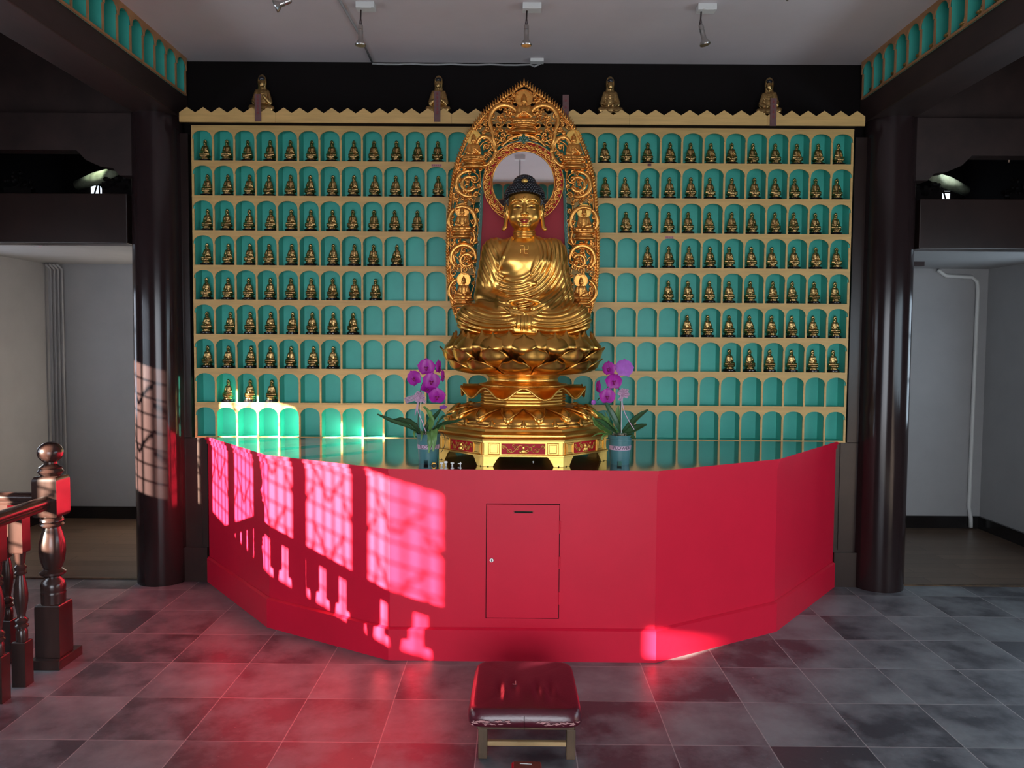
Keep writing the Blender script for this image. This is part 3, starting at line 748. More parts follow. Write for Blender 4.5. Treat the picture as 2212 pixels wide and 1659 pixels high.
# ================================================================== kneeling bench
st = thing('kneeling_bench', (.05, 3.33, 0), 'low kneeling bench with a cracked burgundy leather pad on worn wooden legs', 'bench')
def pad():
    nx, ny = 56, 56; x0, x1, y0, y1 = -.175, .272, 3.065, 3.595
    ztop, zbot = .205, .135
    V = []; F = []
    for side in (1, 0):
        for j in range(ny+1):
            for i in range(nx+1):
                u = i/nx*2-1; v_ = j/ny*2-1
                r = max(abs(u), abs(v_)); e = (1-np.clip(1-(abs(u)**10+abs(v_)**10)**.1, 0, 1))
                k = 1-r
                edge = math.sqrt(max(0, 1-(1-min(1, k/.10))**2))
                sc = 1-.0*side
                xw = .020*(1-(v_+1)/2)    # front a little wider
                x = (x0+x1)/2+u*((x1-x0)/2-.004+xw*.5); y = (y0+y1)/2+v_*((y1-y0)/2-.004)
                # rounded corners
                kk = r/max(1e-6, (abs(u)**9+abs(v_)**9)**(1/9)); x = (x0+x1)/2+(x-(x0+x1)/2)*kk; y = (y0+y1)/2+(y-(y0+y1)/2)*kk
                if side:
                    z = ztop-.038*(1-edge)+.012*(1-u*u)*(1-v_*v_)
                    X, Y = x-.05, y
                    for (cx_, cy_, sx_, sy_, am) in ((-.055, 3.25, .012, .075, -.010), (-.032, 3.24, .009, .07, .008), (.005, 3.26, .02, .08, -.008), (.10, 3.25, .012, .07, -.011), (.125, 3.24, .010, .06, .006), (.155, 3.25, .012, .075, -.009), (.178, 3.24, .012, .07, .005), (.06, 3.27, .05, .12, .006)):
                        z += am*math.exp(-((x-cx_)/sx_)**2-((Y-cy_)/sy_)**2)
                else: z = zbot+.014*(1-edge)
                V.append((x, y, z))
    n = (nx+1)*(ny+1)
    for j in range(ny):
        for i in range(nx):
            a = j*(nx+1)+i; F.append((a, a+1, a+nx+2, a+nx+1)); F.append((n+a, n+a+nx+1, n+a+nx+2, n+a+1))
    bd = [i for i in range(nx+1)]+[j*(nx+1)+nx for j in range(1, ny+1)]+[ny*(nx+1)+i for i in range(nx-1, -1, -1)]+[j*(nx+1) for j in range(ny-1, 0, -1)]
    for k in range(len(bd)):
        a, b = bd[k], bd[(k+1) % len(bd)]; F.append((a, n+a, n+b, b))
    return V, F
V, F = pad(); cu = MB().add(V, F).build('cushion', M['leather'], st, smooth=True)
# cracks and scuffs where the leather has split
mb = MB(); g = random.Random(5)
for (xa, xb) in ((-.165, -.02), (.09, .25)):
    for k in range(34):
        x = g.uniform(xa, xb); z = .160+g.uniform(-.005, .012)-.0*abs(x); L = g.uniform(.008, .026)
        mb.tube([(x, 3.0635, z), (x+L*.5, 3.0628, z+g.uniform(-.003, .003)), (x+L, 3.0635, z+g.uniform(-.004, .002))], [.0004, g.uniform(.0012, .0028), .0004], 5, flat=.5)
mb.tube([(-.002, 3.300, .217), (.012, 3.298, .2165), (.011, 3.325, .2185)], .0016, 5)
mb.tube([(.066, 3.345, .218), (.063, 3.375, .218)], .001, 5)
mb.build('leather_crack', M['paper'], cu)
MB().tube([(.045, 3.062, .137), (.045, 3.0585, .165), (.045, 3.066, .190)], .0010, 5).build('seam', M['black'], cu)
MB().box(-.140, .243, 3.098, 3.555, .120, .138, bev=.004).build('seat_frame', M['stoolwood'], st)
for (x, y) in ((-.136, 3.10), (.212, 3.10), (-.136, 3.51), (.212, 3.51)):
    MB().box(x, x+.036, y, y+.04, 0, .12, bev=.003).build('leg', M['stoolwood'], st)
MB().box(-.10, .212, 3.11, 3.128, .048, .066, bev=.002).build('stretcher', M['pinewood'], st)
MB().box(-.10, .212, 3.52, 3.538, .048, .066, bev=.002).build('stretcher', M['pinewood'], st)
# the brown topped block at the lower edge
p0 = at(1105, 1644, z=.13); p1 = at(1169, 1644, z=.13)
bx = thing('small_block', ((p0[0]+p1[0])/2, p0[1]-.14, 0), 'small low block with worn brown top and red sides, before the kneeling bench', 'block')
MB().box(p0[0], p1[0], p0[1]-.28, p0[1], 0, .128, bev=.006).build('body', M['red_lacquer'], bx)
MB().box(p0[0]+.007, p1[0]-.003, p0[1]-.275, p0[1]-.004, .126, .132, bev=.002).build('top_pad', M['brownleather'], bx)
MB().tube([(p0[0]+.03, p0[1]-.022, .132), ((p0[0]+p1[0])/2, p0[1]-.024, .133), (p1[0]-.035, p0[1]-.025, .132)], .0012, 5).build('scratch', M['white'], bx)

# ================================================================== balustrade
bs = thing('balustrade', (-2.34, 4.0, 0), 'polished dark mahogany balustrade with ball topped newel post, left of the altar', 'railing')
nw = (-2.333, 4.01)
def sqblock(mb, c, h, z0, z1, dome0=0, dome1=0, mi=0):
    """square block whose ends curve in like a turned post"""
    n = 5; P = []
    for k in range(n+1):
        a = k/n*PI/2; P.append((h-dome0*(1-math.sin(a))*.5, z0+dome0*(1-math.cos(a)) if dome0 else z0))
    for k in range(n+1):
        a = (1-k/n)*PI/2; P.append((h-dome1*(1-math.sin(a))*.5, z1-dome1*(1-math.cos(a)) if dome1 else z1))
    v = []; 
    for r, z in P: v += [(c[0]-r, c[1]-r, z), (c[0]+r, c[1]-r, z), (c[0]+r, c[1]+r, z), (c[0]-r, c[1]+r, z)]
    m = len(P); f = [(i*4+j, i*4+(j+1) % 4, i*4+4+(j+1) % 4, i*4+4+j) for i in range(m-1) for j in range(4)]
    f += [(3, 2, 1, 0), tuple((m-1)*4+j for j in range(4))]
    mb.add(v, f, mi)
mb = MB()
sqblock(mb, nw, .062, .05, .315, 0, .018); sqblock(mb, nw, .062, .755, .962, .02, .03)
prof = [(.045, .30), (.057, .31), (.058, .36), (.0585, .365), (.057, .37), (.057, .378), (.058, .382), (.058, .405), (.052, .425), (.036, .440), (.034, .447), (.050, .452), (.060, .462), (.060, .472), (.048, .480), (.040, .487), (.046, .50), (.056, .53), (.0615, .575), (.060, .62), (.050, .665), (.042, .69), (.040, .70), (.053, .704), (.056, .712), (.050, .722), (.056, .732), (.054, .742), (.046, .752), (.05, .77)]
mb.lathe(prof, nw[0], nw[1], 40)
mb.lathe([(.05, .95), (.046, .962), (.056, .975), (.060, .982), (.054, .990), (.050, .996), (.055, 1.003), (.040, 1.012), (.030, 1.020), (.030, 1.03)], nw[0], nw[1], 40)
np_ = mb.build('newel_post', M['rail'], bs, auto=35)
MB().ball((nw[0], nw[1], 1.077), (.060, .060, .054), 40, 24).build('ball_finial', M['rail'], np_, smooth=True)
MB().box(nw[0]-.075, nw[0]+.08, nw[1]-.10, nw[1]+.115, 0, .048, bev=.004).build('footing', M['rail'], np_)
def handrail(p, q):
    sec = [(-.030, 0), (.030, 0), (.032, .012), (.026, .018), (.036, .028), (.036, .046), (.026, .056), (.010, .062), (-.010, .062), (-.026, .056), (-.036, .046), (-.036, .028), (-.026, .018), (-.032, .012)]
    p = np.array(p); q = np.array(q); d = q-p; d /= np.linalg.norm(d); s = np.cross((0, 0, 1), d)
    v = [tuple(e+s*a+np.array((0, 0, b))) for e in (p, q) for a, b in sec]; n = len(sec)
    return MB().add(v, [(i, (i+1) % n, n+(i+1) % n, n+i) for i in range(n)]+[tuple(range(n-1, -1, -1)), tuple(range(n, 2*n))])
handrail((nw[0], nw[1]-.055, .802), (nw[0], .6, .802)).build('handrail', M['rail'], bs, auto=50)
handrail((nw[0]-.055, nw[1], .812), (-4.19, nw[1], .812)).build('handrail', M['rail'], bs, auto=50)
def baluster(c, h=.032, zt=.803):
    mb = MB(); sqblock(mb, c, h, 0, .215, 0, .008); sqblock(mb, c, h, zt-.165, zt, .010, 0)
    k = h/.032
    prof = [(.024, .21), (.026, .225), (.026, .262), (.020, .274), (.029, .280), (.030, .290), (.022, .298), (.028, .306), (.029, .316), (.020, .324), (.017, .335), (.022, .36), (.030, .405), (.031, .44), (.026, .485), (.019, .52), (.017, .53), (.026, .536), (.028, .545), (.021, .553), (.026, .562), (.027, .572), (.019, .582), (.022, .60), (.026, .645)]
    mb.lathe([(r*k, z*zt/.803) for r, z in prof], c[0], c[1], 24)
    return mb
proto = baluster((nw[0], 3.745)).build('baluster', M['rail'], bs, auto=35)
for i in range(1, 16):
    o = proto.copy(); C.objects.link(o); o.parent = bs; o.location = (0, -.175*i, 0)
for i in range(9):
    o = proto.copy(); C.objects.link(o); o.parent = bs; o.location = (-.235-.175*i, nw[1]-3.745, .010)

# ================================================================== ceiling lamps and wiring
def spot_lamp(px, py, y, label, tilt=(0, 0), boxpx=None, rod=True):
    hx = at(px, py, y=y); t = thing('ceiling_spotlight', (hx[0], y, 3.53), label, 'spotlight', 'spotlights hanging from the ceiling')
    bx = (boxpx if boxpx is not None else hx[0]+.03)
    MB().box(bx-.052, bx+.052, y-.035, y+.035, 3.496, 3.53, bev=.003).box(bx-.02, bx+.035, y-.039, y-.034, 3.493, 3.503).build('junction_box', M['white'], t)
    top = 3.497; z = hx[2]
    MB().tube([(hx[0]+.002, y, top), (hx[0], y, z+.095), (hx[0], y, z+.06)], [.0045, .0045, .009], 10).build('rod', M['dsteel'], t, smooth=True)
    h = MB(); v = np.array([tilt[0], tilt[1], -1.0]); v /= np.linalg.norm(v); a = np.array([hx[0], y, z+.065])
    P = [a+v*s for s in (0, .006, .028, .03, .034, .036, .060, .085, .100, .112, .118)]
    h.tube(P, [.006, .013, .014, .012, .012, .0145, .0135, .014, .026, .031, .028], 20)
    h.build('lamp_head', M['steel'], t, auto=40)
    return t
spot_lamp(779, 78, 4.60, 'hanging steel spotlight on the ceiling, left of the halo screen')
spot_lamp(1137, 78, 4.60, 'hanging steel spotlight on the ceiling above the halo screen peak')
spot_lamp(1513, 78, 4.60, 'hanging steel spotlight on the ceiling right of the halo screen, bent slightly', (.25, 0), None)
def side_lamp(px, py, s, label):
    y = 3.75; c = at(px, py, y=y); t = thing('ceiling_spotlight', (c[0], y, 3.53), label, 'spotlight', 'spotlights hanging from the ceiling')
    MB().box(c[0]-.05, c[0]+.05, y-.035, y+.035, 3.496, 3.53).build('junction_box', M['white'], t)
    MB().tube([(c[0]+s*.03, y, 3.50), (c[0]+s*.03, y, c[2]+.04)], .0045, 8).build('rod', M['dsteel'], t)
    a = np.array([c[0]+s*.035, y, c[2]+.035]); v = np.array([-s*.9, -.15, -.42]); v /= np.linalg.norm(v)
    MB().tube([a+v*q for q in (0, .006, .028, .034, .036, .055, .068, .078, .082)], [.006, .012, .013, .011, .0135, .013, .024, .029, .026], 20).build('lamp_head', M['steel'], t, auto=40)
side_lamp(613, 17, 1, 'steel spotlight tilted left at the top edge of the picture, nearest the left beam')
side_lamp(1688, -8, -1, 'steel spotlight just showing at the top edge, nearest the right beam')
for x in (-.82, .035, .95):
    t = thing('ceiling_spotlight', (x, .6, 3.53), 'hanging spotlight near the doorway side, %s' % ('left' if x < 0 else 'middle, seen in the round mirror' if x < .5 else 'right'), 'spotlight', 'spotlights hanging from the ceiling')
    MB().box(x-.06, x+.06, .56, .64, 3.48, 3.53).build('junction_box', M['white'], t)
    MB().tube([(x, .6, 3.48), (x, .6, 3.17)], .006, 8).build('rod', M['dsteel'], t)
    MB().tube([(x, .6, 3.18), (x, .6, 3.12), (x, .6, 3.09), (x, .6, 3.07)], [.012, .013, .03, .027], 16).build('lamp_head', M['steel'], t)
# cable trunking across the ceiling and along the back edge
p0 = at(733, 0, z=3.525); p1 = at(803, 132, z=3.525)
o = MB().tube([(p0[0]-.25, p0[1]-.7, 3.524), tuple(p0), ((p0[0]+p1[0])/2+.01, (p0[1]+p1[1])/2, 3.524), (p1[0], 5.53, 3.524)], .007, 8).build('ceiling_cable', M['plaster'], smooth=True)
tag(o, 'thin white cable running across the ceiling left of the middle to the back edge', 'cable')
xa = p1[0]; xb = at(1145, 138, y=5.53)[0]
o = MB().tube([(xa+k*(xb-xa)/12, 5.53, 3.516-(.004 if k % 3 else 0)) for k in range(13)]+[(xb+.03, 5.52, 3.50), (xb+.07, 5.51, 3.515), (xb+.08, 5.51, 3.53)], .006, 8).build('edge_cable', M['plaster'], smooth=True)
tag(o, 'thin white cable sagging along the back ceiling edge above the black wall', 'cable')
c = at(1160, 130, z=3.52); o = MB().box(c[0]-.045, c[0]+.045, 5.44, 5.50, 3.508, 3.53, bev=.003).build('cable_box', M['white'])
tag(o, 'small white junction box at the back ceiling edge above the halo screen', 'junction box')
# ================================================================== lotus pedestal
BX, BY = .045, 4.65
pd_ = thing('lotus_pedestal', (BX, BY, .996), 'gilt octagonal pedestal with red scroll panels, wavy leaf and tiered lotus seat', 'pedestal')
def octo(hw, hf, c, dy=0, yf=None):
    """octagon: half width hw, half front facet hf, front y offset -c.. counter-clockwise"""
    return [(BX-hf, BY-c), (BX+hf, BY-c), (BX+hw, BY-(c-(hw-hf))), (BX+hw, BY+(c-(hw-hf))), (BX+hf, BY+c), (BX-hf, BY+c), (BX-hw, BY+(c-(hw-hf))), (BX-hw, BY-(c-(hw-hf)))]
def og(k): return octo(.468+k, .210+k*.41, .478+k)
def omb(levels):
    mb = MB(); n = 8; v = []
    for k, z in levels: v += [(x, y, z) for x, y in og(k)]
    f = [(i*n+j, i*n+(j+1) % n, (i+1)*n+(j+1) % n, (i+1)*n+j) for i in range(len(levels)-1) for j in range(n)]
    f += [tuple(range(n-1, -1, -1)), tuple((len(levels)-1)*n+j for j in range(n))]
    return mb.add(v, f)
omb([(-.004, 1.047), (.002, 1.049), (.002, 1.056), (-.012, 1.058), (-.012, 1.120), (0, 1.122), (0, 1.130), (.008, 1.132), (.010, 1.142), (.0, 1.146), (-.012, 1.150), (-.012, 1.152)]).build('base_band', M['gold_bright'], pd_)
omb([(-.012, 1.151), (.000, 1.153), (.016, 1.157), (.016, 1.163), (.004, 1.170), (-.02, 1.178), (-.024, 1.190), (-.04, 1.194)]).build('base_cornice', M['gold'], pd_)
O = og(-.0115)
def scroll(c, r, turns, a0, sgn, n=26, r1=.22):
    """spiral in a plane: list of (u,v)"""
    out = []
    for i in range(n+1):
        t = i/n; a = a0+sgn*turns*2*PI*t; rr = r*(1-(1-r1)*t); out.append((c[0]+rr*math.cos(a), c[1]+rr*math.sin(a)))
    return out
for i in (0, 1, 2, 4, 5, 6, 7, 3):
    a = np.array(O[i]); b = np.array(O[(i+1) % 8]); L = np.linalg.norm(b-a); u = (b-a)/L; nrm = np.array([u[1], -u[0]])
    def W3(s, z, o=0): q = a+u*s+nrm*o; return (q[0], q[1], z)
    sq = .058
    # square meander bosses at both ends
    for s0 in (.022, L-.022-sq):
        mb = MB()
        for k, (d, o) in enumerate(((0, .004), (.007, .002), (.013, .005), (.022, .003), (.026, .006))):
            z0, z1 = 1.059+d*.95, 1.119-d*.95; s1, s2 = s0+d, s0+sq-d
            v = [W3(s1, z0, -.004), W3(s2, z0, -.004), W3(s2, z1, -.004), W3(s1, z1, -.004), W3(s1+.001, z0+.001, o), W3(s2-.001, z0+.001, o), W3(s2-.001, z1-.001, o), W3(s1+.001, z1-.001, o)]
            mb.add(v, [(4, 5, 6, 7), (0, 1, 5, 4), (1, 2, 6, 5), (2, 3, 7, 6), (3, 0, 4, 7)])
        fr = [W3(s0+.009, 1.068, .005), W3(s0+sq-.009, 1.068, .005), W3(s0+sq-.009, 1.110, .005), W3(s0+.009, 1.110, .005), W3(s0+.009, 1.068, .005)]
        mb.tube(fr, .0022, 5); mb.tube([W3(s0, 1.060, .004), W3(s0+sq, 1.060, .004), W3(s0+sq, 1.118, .004), W3(s0, 1.118, .004), W3(s0, 1.060, .004)], .003, 5)
        mb.build('square_boss', M['gold_bright'], pd_)
    sa, sb = .022+sq+.010, L-(.022+sq+.010)
    q = MB().add([W3(sa, 1.061, .001), W3(sb, 1.061, .001), W3(sb, 1.117, .001), W3(sa, 1.117, .001)], [(0, 1, 2, 3)])
    q.add([W3(sa, 1.061, -.003), W3(sb, 1.061, -.003), W3(sb, 1.117, -.003), W3(sa, 1.117, -.003)], [(3, 2, 1, 0)])
    rp = q.build('red_panel', M['red_lacquer'], pd_)
    mb = MB(); sm = (sa+sb)/2; H = (sb-sa)/2
    for g in (-1, 1):
        for (cx_, cz_, r, a0, sg, tn) in ((.30, .55, .013, PI, g, 1.1), (.62, .35, .014, PI*.9, -g, 1.2), (.86, .68, .011, -PI*.5, g, 1.1), (.15, .25, .009, 0, g, .9), (.45, .8, .007, 1, -g, .9)):
            pts = scroll((sm+g*cx_*H, 1.061+cz_*.056), r, tn, a0, sg)
            mb.tube([W3(p[0], min(1.114, max(1.063, p[1])), .003) for p in pts], [.0030, .0022, .0012], 5)
        pts = [(sm+g*t*H*.97, 1.089+.018*math.sin(t*7.5+.6)) for t in np.linspace(.05, 1, 24)]
        mb.tube([W3(p[0], p[1], .003) for p in pts], .0022, 5)
    mb.ball(W3(sm, 1.075, .003), (.014, .006, .012), 12, 8).ball(W3(sm, 1.094, .003), (.008, .005, .010), 10, 6)
    for g in (-1, 1): mb.ball(W3(sm+g*.014, 1.070, .002), (.010, .005, .006), 10, 6)
    mb.build('panel_scroll', M['gold_bright'], rp)
# bracket feet at the corners
for i in range(8):
    p = np.array(og(-.004)[i])
    for sgn, j in ((1, (i+1) % 8), (-1, (i-1) % 8)):
        pass
    mb = MB()
    for j in ((i+1) % 8, (i-1) % 8):
        q = np.array(og(-.004)[j]); u = (q-p)/np.linalg.norm(q-p); n_ = np.array([u[1], -u[0]]) if j == (i+1) % 8 else np.array([-u[1], u[0]])
        prof = [(0, 1.049), (.085, 1.049), (.080, 1.044), (.070, 1.034), (.062, 1.018), (.055, 1.010), (.050, .997), (.028, .997), (.024, 1.003), (.019, .997), (0, .997)]
        A = [tuple(p+u*s)+(z,) for s, z in prof]; B = [tuple(p+u*s-n_*.012)+(z,) for s, z in prof]; n = len(prof)
        fa = [tuple(range(n)), tuple(range(2*n-1, n-1, -1))]+[(k, (k+1) % n, n+(k+1) % n, n+k) for k in range(n)]
        mb.add(A+B, fa)
    mb.build('foot', M['gold_bright'], pd_)
# inverted lotus dome
def dome_r(t, z): 
    k = (z-1.19)/.10
    return 1+.035*abs(math.cos(t*8))**.6*(1-k*.5)-.012
N = 24; prof = [(.452, 1.190), (.458, 1.197), (.455, 1.206), (.432, 1.216)]+[(.27+.175*math.cos(a)**.9, 1.205+.078*math.sin(a)) for a in np.linspace(.12, PI/2*.97, 16)]+[(.25, 1.287)]
MB().lathe([(r*.97, z) for r, z in prof], BX, BY, 256, rf=dome_r).build('inverted_lotus', M['gold'], pd_, smooth=True)
for k in range(16):
    t = (k+.5)*2*PI/16; mb = MB()
    # raised outline of each petal with its round boss
    pts = []
    for q in np.linspace(0, 1, 30):
        s = q*2-1; h = (1-abs(s)**1.7); aa = t+s*.185*(1 if h > 0 else 1); rr = .310+.128*h
        zz = 1.205+.078*math.sqrt(max(0, 1-((rr*.985-.27)/.178)**2)) if rr > .27 else 1.283
        pts.append((BX+rr*math.sin(aa), BY-rr*math.cos(aa), zz+.004))
    mb.tube(pts, .0050, 8)
    rr = .405; c = np.array([BX+rr*math.sin(t), BY-rr*math.cos(t), 1.251]); o_ = np.array([math.sin(t), -math.cos(t), 0]); s_ = np.array([math.cos(t), math.sin(t), 0]); dn = o_*.50-np.array([0, 0, .50])
    V = []; F = []; sg, rg = 14, 8
    for i in range(rg+1):
        a = PI*i/rg
        for j in range(sg):
            b = 2*PI*j/sg; V.append(c+s_*.031*math.sin(a)*math.cos(b)+dn*.068*-math.cos(a)*(1)+(o_*.55+np.array([0, 0, .75]))*.024*math.sin(a)*math.sin(b))
    for i in range(rg):
        for j in range(sg): F.append((i*sg+j, i*sg+(j+1) % sg, (i+1)*sg+(j+1) % sg, (i+1)*sg+j))
    mb.add(V, F); mb.build('petal', M['gold'], pd_, smooth=True)
    t2 = k*2*PI/16; rr = .437; p = (BX+rr*math.sin(t2), BY-rr*math.cos(t2), 1.205)
    MB().lathe([(.020, 1.196), (.022, 1.204), (.013, 1.217), (.003, 1.235)], p[0], p[1], 10).build('petal_tip', M['gold'], pd_, smooth=True)
# stacked octagonal rings
lv = []
for k in range(5):
    z = 1.286+k*.0165; lv += [(.222, z), (.240, z+.002), (.243, z+.006), (.240, z+.010), (.222, z+.012)]
lv += [(.222, 1.372), (.205, 1.376)]
mb = MB(); v = []
for r, z in lv:
    for j in range(8):
        a = (j+.5)*PI/4; v.append((BX+r/math.cos(PI/8)*math.sin(a)*1.0, BY-r/math.cos(PI/8)*math.cos(a), z))
mb.add(v, [(i*8+j, i*8+(j+1) % 8, (i+1)*8+(j+1) % 8, (i+1)*8+j) for i in range(len(lv)-1) for j in range(8)]+[tuple(range(7, -1, -1)), tuple((len(lv)-1)*8+j for j in range(8))])
mb.build('stacked_rings', M['gold_bright'], pd_)
# wavy lotus leaf skirt
def skirt():
    seg, rg = 256, 16; V = []; F = []
    for side in (0, 1):
        for i in range(rg+1):
            q = i/rg
            for j in range(seg):
                t = 2*PI*j/seg; R = .352/(math.cos(((t+PI/8) % (PI/4))-PI/8))**.85; r = .20+(R-.20)*q
                w_ = math.cos(10*t)*.5; z = 1.404-.010*q+(w_*.060-.026)*q**1.6
                z += .0016*abs(math.sin(t*64))*(q > .25)*q - side*.005
                V.append((BX+r*math.sin(t), BY-r*math.cos(t), z))
    n = (rg+1)*seg
    for i in range(rg):
        for j in range(seg):
            a, b, c, d = i*seg+j, i*seg+(j+1) % seg, (i+1)*seg+(j+1) % seg, (i+1)*seg+j
            F.append((a, d, c, b)); F.append((n+a, n+b, n+c, n+d))
    for j in range(seg):
        a = rg*seg+j; b = rg*seg+(j+1) % seg; F.append((a, n+a, n+b, b)); a = j; b = (j+1) % seg; F.append((a, b, n+b, n+a))
    rim = [V[rg*seg+j] for j in range(seg)]
    return V, F, rim
V, F, rim = skirt(); sk = MB().add(V, F).build('wavy_leaf', M['gold'], pd_, smooth=True)
MB().tube([(x, y, z-.002) for x, y, z in rim], .0055, 8, closed=True).build('leaf_rim', M['gold_bright'], sk, smooth=True)
MB().lathe([(.215, 1.375), (.235, 1.384), (.255, 1.398), (.255, 1.408), (.222, 1.412), (.205, 1.42), (.200, 1.44), (.212, 1.455), (.225, 1.47)], BX, BY, 64).build('neck', M['gold'], pd_, smooth=True)
# lotus seat body and petals
MB().lathe([(.20, 1.462), (.27, 1.475), (.34, 1.53), (.37, 1.60), (.372, 1.66), (.35, 1.688), (.2, 1.692)], BX, BY, 64).build('seat_body', M['gold'], pd_, smooth=True)
def petal(t, b, m, e, w, name='petal', curl=.0, cusp=.02):
    """quadratic profile through (r,z) points b, m, e around angle t; w half width"""
    nu, nv = 14, 16; V = []; F = []
    for side in (0, 1):
        for j in range(nv+1):
            q = j/nv; r = (1-q)**2*b[0]+2*q*(1-q)*m[0]+q*q*e[0]; z = (1-q)**2*b[1]+2*q*(1-q)*m[1]+q*q*e[1]
            hw = w*(.42+.58*math.sin(min(1, q*1.45)*PI/2))*(1 if q < .62 else math.sqrt(max(0, 1-((q-.62)/.38)**2))*.92+.08*(1-(q-.62)/.38)) if q < .999 else .0008
            tip = max(0, (q-.72)/.28)
            for i in range(nu+1):
                u = i/nu*2-1; a = t+u*hw/max(r, .18)
                bulge = (1-abs(u)**2.2)*.044*math.sin(PI*min(1, q*1.05))-side*.005
                crease = -.010*math.exp(-(u/.14)**2)*tip*0+.006*math.exp(-(u/.18)**2)*tip
                rr = r+bulge+crease+curl*tip*tip
                V.append((BX+rr*math.sin(a), BY-rr*math.cos(a), z+cusp*tip**2*(1-abs(u))+.010*(u*u)*math.sin(PI*q)))
    n = (nu+1)*(nv+1)
    for j in range(nv):
        for i in range(nu):
            a = j*(nu+1)+i; b_ = a+1; c = a+nu+2; d = a+nu+1
            F.append((a, b_, c, d)); F.append((n+a, n+d, n+c, n+b_))
    for j in range(nv):
        a = j*(nu+1); d = a+nu+1; F.append((a, d, n+d, n+a)); a = j*(nu+1)+nu; d = a+nu+1; F.append((a, n+a, n+d, d))
    for i in range(nu): F.append((i, n+i, n+i+1, i+1))
    return MB().add(V, F).build(name, M['gold'], pd_, smooth=True)
NP = 15
for k in range(NP):
    t = 2*PI*k/NP
    petal(t+PI/NP, (.355, 1.555), (.425, 1.61), (.385, 1.690), .080, cusp=.022)          # upright back row
for k in range(NP):
    t = 2*PI*k/NP
    petal(t, (.375, 1.545), (.445, 1.60), (.405, 1.672), .086, cusp=.030)                # upright front row
for k in range(12):
    t = 2*PI*k/12
    petal(t+.13, (.27, 1.485), (.425, 1.525), (.452, 1.612), .088, curl=.030, cusp=.016)
for k in range(12):
    t = 2*PI*(k+.5)/12
    petal(t+.13, (.20, 1.462), (.40, 1.465), (.425, 1.548), .092, curl=.030, cusp=.014)

# ================================================================== the Buddha
bd = thing('buddha_statue', (BX, BY, 1.690), 'large gilt seated Buddha with black curled hair and hands folded in the lap', 'statue')
def body_field(P):
    x, y, z = P
    d = ell(P, (0, -.03, .055), (.345, .235, .075))
    for s in (-1, 1):
        d = smin(d, cap(P, (s*.11, .04, .09), (s*.292, -.10, .082), .098, .090), .04)
        d = smin(d, cap(P, (s*.285, -.12, .078), (s*.02, -.205, .060), .080, .062), .03)
    d = smin(d, cap(P, (-.14, -.19, .035), (.14, -.19, .035), .035, .035), .03)
    d = smin(d, ell(P, (0, .03, .24), (.178, .135, .20)), .05)
    d = smin(d, ell(P, (0, .02, .40), (.178, .118, .15)), .05)
    d = smin(d, ell(P, (0, .03, .49), (.190, .090, .070)), .05)
    for s in (-1, 1):
        d = smin(d, ell(P, (s*.075, -.055, .415), (.075, .045, .05)), .03)
        d = smin(d, cap(P, (s*.165, .03, .475), (s*.212, .0, .22), .077, .070), .025)
        d = smin(d, cap(P, (s*.215, -.005, .21), (s*.088, -.165, .158), .066, .038), .022)
    # sleeve ends hanging over the legs
    for s in (-1, 1): d = smin(d, cap(P, (s*.245, -.06, .155), (s*.13, -.17, .135), .032, .026), .02)
    # ---- drapery
    rr = np.sqrt(((x+.055)/1.0)**2+((z-.455)*1.0)**2)
    front = sstep(.06, .0, y)
    inarm = sstep(.195, .165, np.abs(x-.02)) 
    cov = sstep(.125, .150, rr)
    rightside = sstep(.055, .085, x)*sstep(.30, .36, z)
    m1 = front*cov*sstep(.13, .16, z)*sstep(-.16, -.13, x)
    wv = 1-np.sqrt(np.sin(PI*(rr-.12)/.0245+.5*np.sin(x*5))**2+.03)
    d = d+m1*.0065*wv*sstep(.60, .5, z)-.007*cov*front*sstep(.13, .16, z)*sstep(-.165, -.14, x)
    # shoulder folds, left side of the picture
    r2 = np.sqrt((x+.02)**2+(z-.60)**2); m2 = sstep(-.125, -.15, x)*sstep(.24, .30, z)
    d = d+m2*.004*(1-np.abs(np.sin(PI*(x*.9+z*.45)/.030)))-.006*m2
    m2b = sstep(.20, .215, x)*sstep(.10, .2, z); d = d+m2b*.003*(1-np.abs(np.sin(PI*(x*1.1+z*.25)/.034)))
    # lower arm smooth; leg folds
    for s in (-1, 1):
        r3 = np.sqrt(((x-s*.125)*.62)**2+(z-.205)**2)
        m3 = sstep(.020, .085, s*x)*sstep(.150, .130, z)*sstep(-.02, -.06, y)*sstep(.075, .09, r3)
        d = d+m3*.0080*(1-np.sqrt(np.sin(PI*(r3-s*x*.05)/.0215)**2+.02))
    # pleats falling in the middle
    m4 = sstep(.070, .030, np.abs(x))*sstep(.125, .105, z)*sstep(-.1, -.14, y)
    d = d+m4*.0045*(1-np.abs(np.sin(PI*(x*(1-1.5*(.12-z)))/.021)))+m4*.004
    d = smin(d, cap(P, (-.05, -.245, .018), (.06, -.245, .010), .014, .012), .012)
    # waist step where the inner robe begins
    d = smin(d, cap(P, (-.10, -.080, .315), (.06, -.10, .285), .014, .012), .01)
    # neck with three folds
    d = smin(d, cap(P, (0, .03, .50), (0, .015, .64), .060, .054), .03)
    # chest opening edge
    for q0, q1 in (((-.072, -.035, .552), (-.115, -.086, .44)), ((-.115, -.088, .44), (-.145, -.075, .36)), ((.058, -.035, .552), (.075, -.09, .44)), ((.075, -.09, .44), (.035, -.115, .335))):
        d = smin(d, cap(P, q0, q1, .0055, .0055), .012)
    # hands: palms then fingers
    for s in (-1, 1):
        d = smin(d, cap(P, (s*.095, -.160, .158), (s*.055, -.195, .142), .032, .026), .015)
    return d
